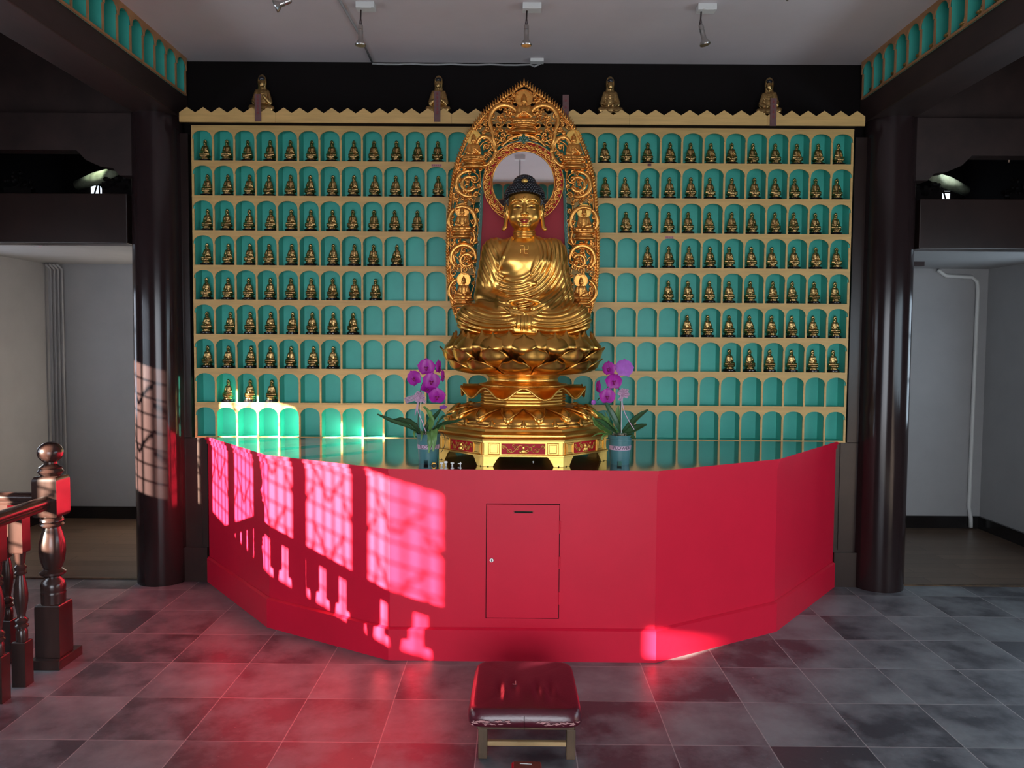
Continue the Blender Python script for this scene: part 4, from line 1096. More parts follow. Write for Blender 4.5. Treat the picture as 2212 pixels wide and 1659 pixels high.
def hand_field(P):
    P = (P[0]/1.32, (P[1]+.205)/1.25-.205, (P[2]-.135)/1.3+.135)
    d = ell(P, (0, -.198, .116), (.078, .034, .016))
    for s in (-1, 1):
        for k in range(4):
            y0 = -.222+.0*k; z0 = .118+.011*k-(.0 if s > 0 else .0)
            L = (.050, .060, .056, .042)[k]
            dz = -.006 if s > 0 else 0
            a = (s*.080, -.190, .152-.010*k+dz*.5); b = (s*.052, -.222-.001*k, .133-.0125*k+dz); c = (s*(.052-L), -.234-.001*k, .122-.0130*k+dz)
            d = smin(d, cap(P, a, b, .0085, .0074), .0014); d = smin(d, cap(P, b, c, .0074, .0062), .0014)
        # thumbs rise and meet at the tips
        d = smin(d, cap(P, (s*.084, -.182, .154), (s*.050, -.206, .172), .013, .009), .006)
        d = smin(d, cap(P, (s*.052, -.206, .172), (s*.006, -.216, .181), .010, .0075), .004)
    return d
def head_field(P):
    x, y, z = P; ax_ = np.abs(x); Q = (ax_, y, z)
    d = ell(P, (0, .0, .712), (.094, .100, .122))
    d = smin(d, ell(P, (0, -.012, .655), (.078, .080, .066)), .03)
    d = smin(d, ell(Q, (.046, -.058, .668), (.034, .030, .036)), .025)
    d = smin(d, ell(P, (0, -.078, .612), (.030, .024, .020)), .018)
    d = smin(d, cap(P, (0, .03, .50), (0, .010, .64), .060, .054), .02)
    # brow, socket, lids
    bp = [(.012, -.096, .742), (.022, -.096, .751), (.036, -.093, .757), (.052, -.086, .756), (.066, -.076, .749), (.078, -.064, .737)]
    for k in range(5): d = smin(d, cap(Q, bp[k], bp[k+1], .0046, .0046 if k < 4 else .003), .005)
    d = smax(d, -ell(Q, (.040, -.108, .733), (.026, .016, .012)), .012)
    d = smin(d, ell(Q, (.039, -.081, .723), (.025, .017, .0145)), .004)
    d = smax(d, -cap(Q, (.017, -.101, .711), (.060, -.088, .713), .0035, .003), .003)
    d = smin(d, cap(Q, (.018, -.094, .704), (.058, -.083, .7055), .0045, .004), .004)
    # nose
    d = smin(d, cap(P, (0, -.090, .742), (0, -.116, .676), .0085, .0125), .008)
    d = smin(d, ell(Q, (.0125, -.104, .673), (.0105, .011, .009)), .005)
    d = smax(d, -ell(Q, (.007, -.113, .664), (.004, .006, .003)), .002)
    # mouth ridge and fold
    d = smin(d, ell(P, (0, -.088, .638), (.034, .017, .019)), .010)
    d = smax(d, -cap(P, (0, -.114, .665), (0, -.109, .655), .0025, .0025), .004)
    d = smax(d, -cap(Q, (0, -.1065, .6335), (.025, -.098, .6355), .0022, .0015), .003)
    d = smax(d, -cap(Q, (0, -.101, .618), (.012, -.098, .619), .003, .002), .006)
    d = smin(d, ell(P, (0, -.012, .768), (.090, .090, .055)), .02)
    d = smin(d, ell(P, (0, -.102, .762), (.0075, .006, .0075)), .002)
    # ears with long lobes
    d = smin(d, ell(Q, (.099, .008, .715), (.014, .024, .036)), .008)
    d = smin(d, cap(Q, (.101, .004, .690), (.108, -.008, .615), .010, .012), .008)
    d = smin(d, cap(Q, (.108, -.008, .615), (.117, -.012, .602), .012, .012), .004)
    d = smax(d, -ell(Q, (.109, -.016, .712), (.006, .010, .020)), .004)
    d = smax(d, -cap(Q, (.116, -.018, .650), (.119, -.024, .615), .004, .004), .004)
    for zc in (.553, .567, .581):
        d = smin(d, np.sqrt((np.sqrt(x**2+(y-.02)**2)-.060)**2+(z-zc-.15*(y+.04))**2)-.0068, .003)
    return d
BM = MB()
ax, P = grid(-.40, .40, -.32, .20, -.02, .585, .0030); V, F = surface_nets(body_field(P), ax); V = relax(V, F, 3); BM.add(V+np.array([BX, BY, 1.690]), F.tolist())
ax, P = grid(-.16, .16, -.30, -.06, .03, .24, .0022); V, F = surface_nets(hand_field(P), ax); V = relax(V, F, 1); BM.add(V+np.array([BX, BY, 1.690]), F.tolist())
ax, P = grid(-.13, .13, -.14, .13, .535, .85, .0019); V, F = surface_nets(head_field(P), ax); V = relax(V, F, 1); BM.add(V+np.array([BX, BY, 1.690]), F.tolist())
BM.build('body', M['gold'], bd, smooth=True)
def B3(x, y, z): return np.array([BX+x, BY+y, 1.690+z])
# lips
mb = MB()
for g in (-1, 1):
    pass
up = [(-.025, -.0985, .6435), (-.014, -.1065, .6485), (-.005, -.1095, .6500), (0, -.1095, .6485), (.005, -.1095, .6500), (.014, -.1065, .6485), (.025, -.0985, .6435)]
mb.tube([B3(*p) for p in [(a, b, c-.008) for a, b, c in up]], [.0008, .0035, .0042, .0038, .0042, .0035, .0008], 8)
lo = [(-.022, -.0985, .6420), (-.011, -.105, .6365), (0, -.1075, .6355), (.011, -.105, .6365), (.022, -.0985, .6420)]
mb.tube([B3(*p) for p in [(a, b, c-.008) for a, b, c in lo]], [.0008, .0045, .0052, .0045, .0008], 8)
mb.build('lips', M['lip'], bd, smooth=True)
for g in (-1, 1):
    MB().tube([B3(g*.019, -.0965, .7105), B3(g*.038, -.0985, .7095), B3(g*.058, -.088, .7125)], [.0006, .0026, .0006], 6).build('eye_slit', M['hair'], bd, smooth=True)
    MB().tube([B3(g*q[0], q[1]-.0045, q[2]+.0015) for q in ((.014, -.096, .744), (.022, -.096, .751), (.036, -.093, .757), (.052, -.086, .756), (.066, -.076, .749))], [.0008, .0016, .0014, .0006], 6).build('eyebrow', M['lip'] if g < 0 else M['gold_carved'], bd, smooth=True)
# hair: a cap of snail curls
def hair_pt(a, e):
    """a azimuth from front, e elevation"""
    ca, sa, ce, se = math.cos(a), math.sin(a), math.cos(e), math.sin(e)
    r = .103+.012*abs(sa)*0
    x = sa*ce*.112; y = -ca*ce*.106+.012; z = .782+se*.092
    return np.array([x, y, z]), np.array([sa*ce, -ca*ce, se])
hb = MB()
def hair_field(P):
    d = ell(P, (0, .016, .775), (.112, .108, .096)); d = smin(d, ell(P, (0, .018, .855), (.062, .062, .052)), .03)
    d = smin(d, ell(P, (0, .045, .70), (.104, .075, .09)), .02)
    x, y, z = P
    d = smax(d, -smax(smax(y+.02+0*x, z-(.800-1.6*np.maximum(np.abs(x)-.080, 0)+0*y), .006), -(z-.50)+0*x, .004), .004)
    return d
ax, P = grid(-.13, .13, -.11, .14, .60, .93, .0026); V, F = surface_nets(hair_field(P), ax); hb.add(V+np.array([BX, BY, 1.690]), F.tolist())
hf = V
for ring_i in range(15):
    e = -.75+ring_i*.150
    n = max(5, int(2*PI*math.cos(min(e, 1.35))*.112/.0165)) if e > -.05 else 34
    for j in range(n):
        a = 2*PI*(j+.5*(ring_i % 2))/n; fa = abs((a+PI) % (2*PI)-PI)
        if e < .17 and fa < 1.15+(.0 if e > -.3 else .25): continue
        if e > 1.45: continue
        p, nn = hair_pt(a, e)
        if e < 0: p = np.array([math.sin(a)*.109, -math.cos(a)*.10+.018, .782+e*.095])
        hb.ball(B3(*p), (.0088, .0088, .0088), 8, 6)
for ring_i in range(6):
    e = .05+ring_i*.27; n = max(1, int(2*PI*math.cos(e)*.062/.0155))
    for j in range(n):
        a = 2*PI*(j+.5*(ring_i % 2))/n; p = (math.sin(a)*math.cos(e)*.064, -math.cos(a)*math.cos(e)*.062+.018, .856+math.sin(e)*.052)
        hb.ball(B3(*p), .0082, 8, 6)
for j in range(13):
    a = (j-6)*.165; hb.ball(B3(math.sin(a)*.104, -math.cos(a)*.104+.006, .8060-.012*abs(j-6)/6), .0088, 8, 6)
hr = hb.build('hair', M['hair'], bd, smooth=True)
MB().ball(B3(0, -.072, .862), (.019, .012, .013), 20, 12).build('hair_jewel', M['gold_bright'], hr, smooth=True)
# chest emblem in low relief
mb = MB(); zc, s_ = .475, .0105; yc = -.1128
def seg(a, b): mb.tube([B3(a[0]*s_, yc+.010*abs(a[1]*.0), zc+a[1]*s_), B3(b[0]*s_, yc, zc+b[1]*s_)], .0024, 6)
for a, b in (((0, -2), (0, 2)), ((-2, 0), (2, 0)), ((0, 2), (-2, 2)), ((0, -2), (2, -2)), ((-2, 0), (-2, -2)), ((2, 0), (2, 2))): seg(a, b)
E_ = mb
em = E_.build('chest_emblem', M['gold'], bd)

# ================================================================== carved halo screen behind
MS = .00281; MY = 4.955
def mp(dx, py): return (.040+dx*MS, 1.673+(730-py)*MS)      # screen plane: offset from the axis and photo height -> x, z
hs = thing('halo_screen', (.040, MY, 1.60), 'tall pierced gilt halo screen with flame edge, behind the large statue', 'halo screen')
outer = [(0, 187), (12, 194), (35, 210), (62, 229), (86, 252), (106, 277), (122, 303), (138, 342), (149, 382), (156, 430), (160, 480), (162, 530), (162, 575), (159, 620), (151, 662), (138, 700), (122, 730), (100, 750)]
inner = [(0, 305), (25, 309), (50, 322), (70, 342), (83, 366), (90, 395), (93, 430), (95, 480), (98, 530), (101, 580), (104, 640), (106, 700), (106, 740)]
def smooth_path(pts, n):
    p = np.array(pts, float); d = np.r_[0, np.cumsum(np.linalg.norm(np.diff(p, axis=0), axis=1))]
    t = np.linspace(0, d[-1], n); q = np.stack([np.interp(t, d, p[:, k]) for k in (0, 1)], 1)
    for _ in range(3): q[1:-1] = (q[:-2]+2*q[1:-1]+q[2:])/4
    return q
OP = smooth_path(outer, 120); IP = smooth_path(inner, 90)
def S3(dx, py, o=0): x, z = mp(dx, py); return np.array([x, MY-o, z])
# frame lines and flames
fl = MB()
for g in (-1, 1):
    fl.tube([S3(g*p[0], p[1]) for p in OP], .0065, 6, flat=1.4)
nfl = 98
for g in (-1, 1):
    P_ = smooth_path(outer, nfl+1)
    for i in range(nfl):
        p = P_[i]; t = P_[min(i+1, nfl)]-P_[max(i-1, 0)]; t /= np.linalg.norm(t); nrm = np.array([t[1], -t[0]])   # outward (dx, py down)
        if nrm[0] < 0: nrm = -nrm
        if i == 0: nrm = np.array([.1, -1.0])
        upv = np.array([0, -1.0]); k = .75 if p[1] < 400 else .9
        dr = nrm*(1-k*.45)+upv*(.9 if p[1] < 400 else .75); dr /= np.linalg.norm(dr)
        L = 13.5 if p[1] < 260 else (12 if p[1] < 400 else 10.5)
        sd = np.array([-dr[1], dr[0]])
        c = [p-dr*2, p+dr*L*.35+sd*1.0, p+dr*L*.7-sd*.8, p+dr*L+sd*.5]
        fl.tube([S3(g*q[0], q[1], .002+.004*math.sin(i)) for q in c], [.0078, .0070, .0038, .0006], 5, flat=1.2)
fb = fl.build('flame_border', M['gold_carved'], hs, smooth=True)
# green inner border with its pale scalloped edge
gb = MB(); ge = MB()
for g in (-1, 1):
    v = []; n = len(IP)
    for p in IP:
        q = p*np.array([.935, 1])+np.array([0, 5 if p[0] < 80 else 0])
        for o in (-.008, .006): v += [S3(g*p[0], p[1], o), S3(g*q[0], q[1], o)]
    f = []
    for i in range(n-1):
        a, b = 4*i, 4*i+4
        f += [(a+2, b+2, b+3, a+3), (a, a+1, b+1, b), (a, b, b+2, a+2), (a+1, a+3, b+3, b+1)]
    gb.add(v, f)
    ge.tube([S3(g*(p[0]+1.2*math.sin(i*1.9)), p[1]+(1.2*math.sin(i*1.9) if p[0] < 80 else 0), .008) for i, p in enumerate(smooth_path(inner, 200))], .0014, 5)
for (dx, py, r) in ((0, 297, 6), (-7, 302, 4.5), (7, 302, 4.5), (0, 306, 6)):
    c = S3(dx, py, .006); gb.ball(c, (r*MS, .010, r*MS), 14, 8)
    ge.tube([c+np.array([math.cos(a)*r*MS, -.006, math.sin(a)*r*MS]) for a in np.linspace(0, 2*PI, 16)], .0012, 4)
gbo = gb.build('green_border', M['green'], hs); ge.build('scalloped_edge', M['greenedge'], gbo)
# red back cloth with a round opening for the mirror
HC = (0, 395)
mb = MB(); v = []; poly = [(p[0]*.96, p[1]+3) for p in IP]
full = [(-a, b) for a, b in poly[::-1]]+poly[1:]
pts = [S3(a, b, -.012) for a, b in full]; pts2 = [S3(a, b, -.020) for a, b in full]; n = len(pts)
mb.add(pts+pts2, [tuple(range(n-1, -1, -1)), tuple(range(n, 2*n))]+[(i, (i+1) % n, n+(i+1) % n, n+i) for i in range(n)])
mb.build('red_backing', M['red_panel'], hs)
# mirror disc, tilted slightly forward
R1, R2 = 67*MS, 87*MS
hc = S3(*HC, .0); tl = math.radians(1.55)
def tilt(q):
    d = np.array(q)-hc; return hc+np.array([d[0], d[1]*math.cos(tl)-d[2]*math.sin(tl), d[1]*math.sin(tl)+d[2]*math.cos(tl)])
n = 72; v = [hc+np.array([math.cos(a)*R1*1.02, -.004, math.sin(a)*R1*1.02]) for a in np.arange(n)*2*PI/n]; v2 = [q+np.array([0, .006, 0]) for q in v]
MB().add(v+v2, [tuple(range(n)), tuple(range(2*n-1, n-1, -1))]+[(i, n+i, n+(i+1) % n, (i+1) % n) for i in range(n)]).xform(tilt).build('round_mirror', M['mirror'], hs)
def ringband(r0, r1, y0, y1, m, nm, par, seg=96):
    v = []; f = []
    for k in range(seg):
        a = 2*PI*k/seg
        for r, y in ((r0, y0), (r1, y0), (r1, y1), (r0, y1)): v.append(hc+np.array([math.cos(a)*r, -y, math.sin(a)*r]))
    for k in range(seg):
        a = 4*k; b = 4*((k+1) % seg)
        for j in range(4): f.append((a+j, b+j, b+(j+1) % 4, a+(j+1) % 4))
    return MB().add(v, f).build(nm, m, par)
rg_ = ringband(R1, R2, .000, .008, M['red_lacquer'], 'halo_ring', hs)
for r, t_ in ((R1+.002, .0045), (R1+.010, .002), (R2-.002, .004)):
    MB().tube([hc+np.array([math.cos(a)*r, -.010, math.sin(a)*r]) for a in np.linspace(0, 2*PI, 97)[:-1]], t_, 6, closed=True).build('ring_molding', M['gold_carved'], rg_, smooth=True)
mb = MB(); rm = (R1+R2)/2+.003; nsp = 46
for k in range(nsp):
    a = 2*PI*(k+.5)/nsp+PI/2; sg = 1 if (k % 2) else -1
    c = (math.cos(a)*(rm+sg*.004), math.sin(a)*(rm+sg*.004))
    pts = scroll(c, .0185, 1.5, a+sg*PI/2, sg if math.cos(a) > 0 else -sg, 22, .12)
    mb.tube([hc+np.array([p[0], -.012, p[1]]) for p in pts], [.0056, .0054, .0042, .0056], 5)
    a2 = a+PI/nsp; p0 = np.array([math.cos(a2)*(R1+.012), math.sin(a2)*(R1+.012)]); p1 = np.array([math.cos(a2+.05)*(R2-.006), math.sin(a2+.05)*(R2-.006)]); pm = (p0+p1)/2+np.array([-math.sin(a2), math.cos(a2)])*.006
    mb.tube([hc+np.array([q[0], -.012, q[1]]) for q in (p0, pm, p1)], [.002, .0072, .002], 5)
mb.build('ring_scrollwork', M['gold_carved'], rg_, smooth=True)
# small Buddhas of the screen
FIGS = [(0, 195, 292, 1), (-108, 282, 366, 2), (108, 280, 366, 2), (-132, 438, 516, 0), (132, 438, 518, 0), (-128, 588, 664, 0), (127, 588, 664, 0)]
for i, (dx, pt, pb, mu) in enumerate(FIGS):
    Ht = (pb-pt)*MS; c = S3(dx, pb, .018); Hs = Ht*.66; zb = c[2]
    mb = MB(); w_ = Ht*.265
    mb.lathe([(w_*1.15, zb), (w_*1.2, zb+Ht*.05), (w_*.95, zb+Ht*.07), (w_*.95, zb+Ht*.10)], c[0], c[1], 32)
    lotus_seat(mb, (c[0], c[1], zb+Ht*.10), w_*1.05, Ht*.14, 12, 48)
    mb.xform(lambda q: np.array([q[0], c[1]+(q[1]-c[1])*.6, q[2]]))
    fg = mb.build('small_buddha', M['gold_carved'], hs, smooth=True)
    V, F = figure_mesh('R%d' % mu, .017, False, mu)
    MB().add(V*Hs*np.array([.92, .7, 1])+np.array([c[0], c[1], zb+Ht*.23]), F).build('figure', M['gold_carved'], fg, smooth=True)
    hz = zb+Ht*.23+Hs*.84
    mb = MB(); n = 36; r = Ht*.19
    v = [(c[0]+math.cos(a)*r, c[1]+.012, hz+math.sin(a)*r) for a in np.arange(n)*2*PI/n]; v2 = [(a, b+.006, d_) for a, b, d_ in v]
    mb.add(v+v2, [tuple(range(n)), tuple(range(2*n-1, n-1, -1))]+[(k, n+k, n+(k+1) % n, (k+1) % n) for k in range(n)])
    mb.tube([(a, b-.002, d_) for a, b, d_ in v], .0026, 6, closed=True)
    mb.build('halo_disc', M['gold_bright'] if i in (1, 2, 4) else M['gold_carved'], fg, auto=40)
# scrollwork: thick stems, then curls filling the band, mirrored
sw = MB(); thick = MB()
def mir(pts, r, o=.004, tgt=None, seg=6):
    q = np.array(pts, float)
    if len(q) < 12: # smooth resample
        q = smooth_path(pts, max(16, len(pts)*5))
    for g in (-1, 1): (tgt or sw).tube([S3(g*p[0], p[1], o) for p in q], [a*MS*(1.15 if tgt else 1) for a in r] if not np.isscalar(r) else r*MS, 8 if tgt else seg, flat=.55 if tgt else 1.3)
def arc(c, r, a0, a1, n=20): return [(c[0]+r*math.cos(math.radians(a)), c[1]-r*math.sin(math.radians(a))) for a in np.linspace(a0, a1, n)]
mir(arc((42, 262), 32, 170, -35)+[(66, 300), (60, 325)], (3.0, 5.0, 5.0, 4.0, 3.0), .012, thick)
mir([(60, 330), (64, 312), (74, 300), (88, 296), (98, 304), (104, 318)], (4, 4.5, 3.5, 2), .010, thick)
mir([(60, 328), (66, 345), (78, 358), (92, 360)], (3.5, 4, 2.5), .010, thick)
mir([(48, 318), (28, 300), (10, 294), (0, 296)], (2.2, 2.8, 2), .010, thick)
mir(arc((118, 398), 27, 100, -110), (2.5, 5, 4.5, 2.5), .012, thick)
mir(arc((118, 398), 15, 200, 520), (3.5, 3.8, 2), .010, thick)
mir(arc((132, 476), 29, 215, 60), (2.5, 4.5, 3), .012, thick); mir(arc((132, 476), 29, -40, 55), (2.5, 4.5, 3), .012, thick)
mir([(108, 500), (104, 515), (110, 528)], (3, 3, 2), .01, thick)
mir(arc((129, 556), 27, 195, -60), (2.5, 5, 5, 2.5), .012, thick); mir(arc((122, 562), 13, 160, -160), (3.5, 3.5, 2), .010, thick)
mir(arc((134, 628), 26, 70, -110), (2.5, 4, 2.5), .012, thick)
mir([(140, 585), (150, 560), (152, 535), (146, 512)], (1.5, 3, 2), .008, thick)
thick.build('thick_stem', M['gold_carved'], hs, smooth=True)
g_ = random.Random(11); placed = []
def inside(x, y):
    # inside the band between opening and outer frame
    ox = np.interp(y, OP[:, 1], OP[:, 0]); 
    if y < 187: return -9
    do = ox-x
    if y < 300: di = 1e3
    else: di = x-np.interp(y, IP[:, 1], IP[:, 0])
    dtop = 1e3
    if x < 92 and y < 400: di = min(di if y > 305 else 1e3, math.hypot(x, y-395)-90)
    return min(do*.85, di)
def blocked(x, y, r):
    for dx, pt, pb, _ in FIGS:
        if dx >= 0 and abs(x-dx) < 17+r*.6 and pt-2 < y < pb+r*.3: return True
    return False
tries = 0
while tries < 9000:
    tries += 1; x = g_.uniform(0, 165); y = g_.uniform(190, 725); R_ = g_.choice((11, 9.5, 8, 6.5, 5, 4) if tries < 5000 else (5, 4, 3.2))
    if inside(x, y) < R_+.5 or blocked(x, y, R_): continue
    if any(math.hypot(x-a, y-b) < (R_+c)*.93 for a, b, c in placed): continue
    placed.append((x, y, R_))
    a0 = g_.uniform(0, 2*PI); sg = g_.choice((-1, 1)); tn = 1.35 if R_ > 5 else 1.1
    pts = scroll((x, y), R_, tn, a0, sg, 22, .16)
    # leaf like tail leaving along the tangent
    tx, ty = -math.sin(a0)*-sg, math.cos(a0)*-sg; p0 = pts[0]; L = R_*.9
    ox_, oy_ = math.cos(a0), math.sin(a0)
    tail = [(p0[0]+tx*L+ox_*L*.35, p0[1]+ty*L+oy_*L*.35), (p0[0]+tx*L*.5+ox_*L*.08, p0[1]+ty*L*.5+oy_*L*.08)]
    mir(tail+pts, (.8, 2.1, 2.5, 2.2, 1.6, 2.5), g_.uniform(.0, .010))
    if R_ > 5:
        for q in (.22, .5):
            a1 = a0+sg*q*2*PI; b0 = (x+R_*.9*math.cos(a1), y+R_*.9*math.sin(a1)); b1 = (x+R_*1.35*math.cos(a1-sg*.45), y+R_*1.35*math.sin(a1-sg*.45))
            mir([b0, ((b0[0]+b1[0])/2+.6, (b0[1]+b1[1])/2), b1], (2.0, 2.4, .4), .004, None, 5)
# joining vines that hold the curls together
for k in range(3):
    pts = []
    for y in np.linspace(215, 722, 60):
        ox = np.interp(y, OP[:, 1], OP[:, 0]); ix = 0 if y < 305 else np.interp(y, IP[:, 1], IP[:, 0])
        if y < 400: 
            rr_ = 92; ix = math.sqrt(max(0, rr_**2-(y-395)**2)) if abs(y-395) < rr_ else 0
            ix = max(ix, 0)
        q = (.12, .5, .88)[k]+.10*math.sin(y*.06+k*2); pts.append((ix+(ox-ix)*q, y))
    mir(pts, 1.8, -.004)
mir([(p[0]-5, p[1]+3) for p in OP[3:]], 1.6, .0)
sw.build('scrollwork', M['gold_carved'], hs, smooth=True)
# ================================================================== potted orchids
def surf_leaf(pts, w, m, par, name='leaf', fold=.25, wave=0, thick=.0016):
    p = smooth3(pts, 18); n = len(p); V = []; F = []; nu = 6
    t = np.gradient(p, axis=0); t /= np.linalg.norm(t, axis=1)[:, None]
    for side in (0, 1):
        for i in range(n):
            q = i/(n-1); hw = w*(math.sin(PI*(q*.86+.12))**.7 if q < .97 else .25)
            up = np.array([0, -.55, .8]); s = np.cross(t[i], up); s /= np.linalg.norm(s)+1e-9; nn = np.cross(s, t[i])
            for j in range(nu+1):
                u = j/nu*2-1; V.append(p[i]+s*hw*u+nn*(abs(u)*hw*fold+wave*hw*math.sin(q*26+u*2)*abs(u)-side*thick))
    N = n*(nu+1)
    for i in range(n-1):
        for j in range(nu):
            a = i*(nu+1)+j; F += [(a, a+1, a+nu+2, a+nu+1), (N+a, N+a+nu+1, N+a+nu+2, N+a+1)]
    for i in range(n-1):
        a = i*(nu+1); b = a+nu+1; F.append((a, b, N+b, N+a)); a += nu; b = a+nu+1; F.append((a, N+a, N+b, b))
    F += [tuple(N+j for j in range(nu+1))+tuple(j for j in range(nu, -1, -1))]
    return MB().add(V, F).build(name, m, par, smooth=True)
def smooth3(pts, n):
    p = np.array(pts, float); d = np.r_[0, np.cumsum(np.linalg.norm(np.diff(p, axis=0), axis=1))]; t = np.linspace(0, d[-1], n)
    q = np.stack([np.interp(t, d, p[:, k]) for k in range(3)], 1)
    for _ in range(4): q[1:-1] = (q[:-2]+2*q[1:-1]+q[2:])/4
    return q
def tepal(ang, L, W, bend, lay, sh=1.0):
    """petal lying in the flower plane (u right, v up), bulging towards +w"""
    V = []; F = []; nu, nv = 10, 10
    for side in (0, 1):
        for i in range(nv+1):
            q = i/nv; hw = W*math.sin(PI*min(1, q*.93+.05)**sh)**.50
            for j in range(nu+1):
                u = (j/nu*2-1); a = L*q*(1-.10*u*u*q); b = hw*u; w_ = lay+bend*math.sin(PI*q)*(1-u*u*.7)-.10*L*q*q-side*.0012
                V.append((a*math.cos(ang)-b*math.sin(ang), a*math.sin(ang)+b*math.cos(ang), w_))
    N = (nu+1)*(nv+1)
    for i in range(nv):
        for j in range(nu):
            a = i*(nu+1)+j; F += [(a, a+1, a+nu+2, a+nu+1), (N+a, N+a+nu+1, N+a+nu+2, N+a+1)]
    return V, F
def flower(c, par, s=.050, yaw=0, pitch=0, roll=0, back=False):
    R = (Matrix.Rotation(yaw, 3, 'Z') @ Matrix.Rotation(pitch, 3, 'X') @ Matrix.Rotation(roll, 3, 'Y'))
    def W(q):   # flower plane u->x, v->z, w-> -y
        v = R @ Vector((q[0], -q[2]*(1), q[1])); return np.array(c)+np.array(v)
    mb = MB()
    for ang, L, w_, be, ly, sh in ((PI/2, .98, .46, .06, -.02, .9), (-PI*.68, .95, .42, .06, -.02, .9), (-PI*.32, .95, .42, .06, -.02, .9), (.20, .98, .74, .10, .03, .80), (PI-.20, .98, .74, .10, .03, .80)):
        V, F = tepal(ang, L*s, w_*s, be*s, ly*s, sh); mb.add([W(q) for q in V], F)
    f = mb.build('flower', M['petalback'] if back else M['petal'], par, smooth=True)
    if not back:
        l = MB(); l.tube([W((0, .02*s, .10*s)), W((0, -.12*s, .20*s)), W((0, -.30*s, .16*s)), W((0, -.42*s, .06*s))], [.10*s, .13*s, .11*s, .03*s], 8)
        for g in (-1, 1): l.tube([W((g*.06*s, -.08*s, .10*s)), W((g*.20*s, -.02*s, .16*s)), W((g*.16*s, .10*s, .20*s))], [.05*s, .07*s, .02*s], 6)
        lp = l.build('lip', M['liptone'], f, smooth=True)
        MB().ball(W((0, .06*s, .18*s)), .055*s, 8, 6).build('column_tip', M['petalback'], lp, smooth=True)
    return f
def pot(t, x, y, rt, rb, h, txt, rot):
    z0 = .996; seg = 96; V = []; F = []
    prof = [(rb, 0), (rb+.001, .012), (rb+(rt-rb)*.15, .028), (rb+(rt-rb)*.7, h*.70), (rb+(rt-rb)*.74, h*.80), (rt-.001, h*.80+.001), (rt-.001, h*.86), (rt-.003, h*.865), (rt-.003, h*.90), (rt, h*.905), (rt+.002, h), (rt-.003, h), (rt-.006, h*.86), (rb-.004, .02)]
    for r, z in prof:
        for j in range(seg): a = 2*PI*j/seg; V.append((x+r*math.sin(a), y-r*math.cos(a), z0+z))
    notch = lambda j: ((j+6) % 24) < 7
    for i in range(len(prof)-1):
        for j in range(seg):
            if i < 2 and notch(j): continue
            if i == 1 and False: continue
            F.append((i*seg+j, i*seg+(j+1) % seg, (i+1)*seg+(j+1) % seg, (i+1)*seg+j))
    # floor disc inside
    F.append(tuple((len(prof)-1)*seg+j for j in range(seg)))
    p = MB().add(V, F).build('pot', M['pot'], t, auto=35); p.rotation_euler.z = 0
    # wrapped label band, open at the back
    zl0, zl1 = z0+h*.50, z0+h*.645
    def rad(z): return rb+(rt-rb)*(.15+.55*((z-z0)-.028)/(h*.70-.028))+.0012
    V = []; F = []; n = 60
    for i in range(n+1):
        a = -1.9+3.8*i/n
        for z in (zl0, zl1): V.append((x+rad(z)*math.sin(a), y-rad(z)*math.cos(a), z))
    for i in range(n): F.append((2*i, 2*i+2, 2*i+3, 2*i+1))
    lb = MB().add(V, F).build('label_band', M['label'], p)
    zc = (zl0+zl1)/2; r = rad(zc)+.0016
    text_mesh(txt, .0255, lambda q: (x+r*math.sin(rot+q[0]/r), y-r*math.cos(rot+q[0]/r), zc+q[1]), 'lettering', M['ink'], lb)
    sw_ = MB(); a0 = rot-.062/r*1.02
    for k, rr in ((0, .0042), (1, .0036)):
        pts = scroll((a0*r, (-.003 if k else .004)), rr, .8, 1.0+k*PI, 1, 12, .5); sw_.tube([(x+r*math.sin(u/r), y-r*math.cos(u/r), zc+v) for u, v in pts], .0006, 4)
    sw_.build('printed_mark', M['redink'], lb)
    return p
def bow(t, c, s, seed, dirs):
    g = random.Random(seed); mb = MB()
    for k in range(30):
        a = g.uniform(0, 2*PI); d = np.array([math.cos(a), g.uniform(-.8, .1), math.sin(a)]); L = s*g.uniform(.5, .85); sd = np.cross(d, (0, 1, 0)); w_ = .0035
        pts = [c, c+d*L*.6+sd*.008, c+d*L, c+d*L*.6-sd*.008+np.array([0, -.004, 0]), c]
        mb.tube(smooth3(pts, 14), .0030, 4, flat=.18)
    for (dx, dz, n) in dirs:
        for k in range(n):
            o = (k-n/2)*.0065; d = np.array([dx, 0, dz]); d /= np.linalg.norm(d); sd = np.array([-d[2], 0, d[0]])
            mb.tube([c+sd*o*.3, c+d*s*.8+sd*o, c+np.array([dx, -.004, dz])+sd*o], .0030, 4, flat=.22)
    return mb.build('ribbon_bow', M['ribbon'], t, smooth=True)
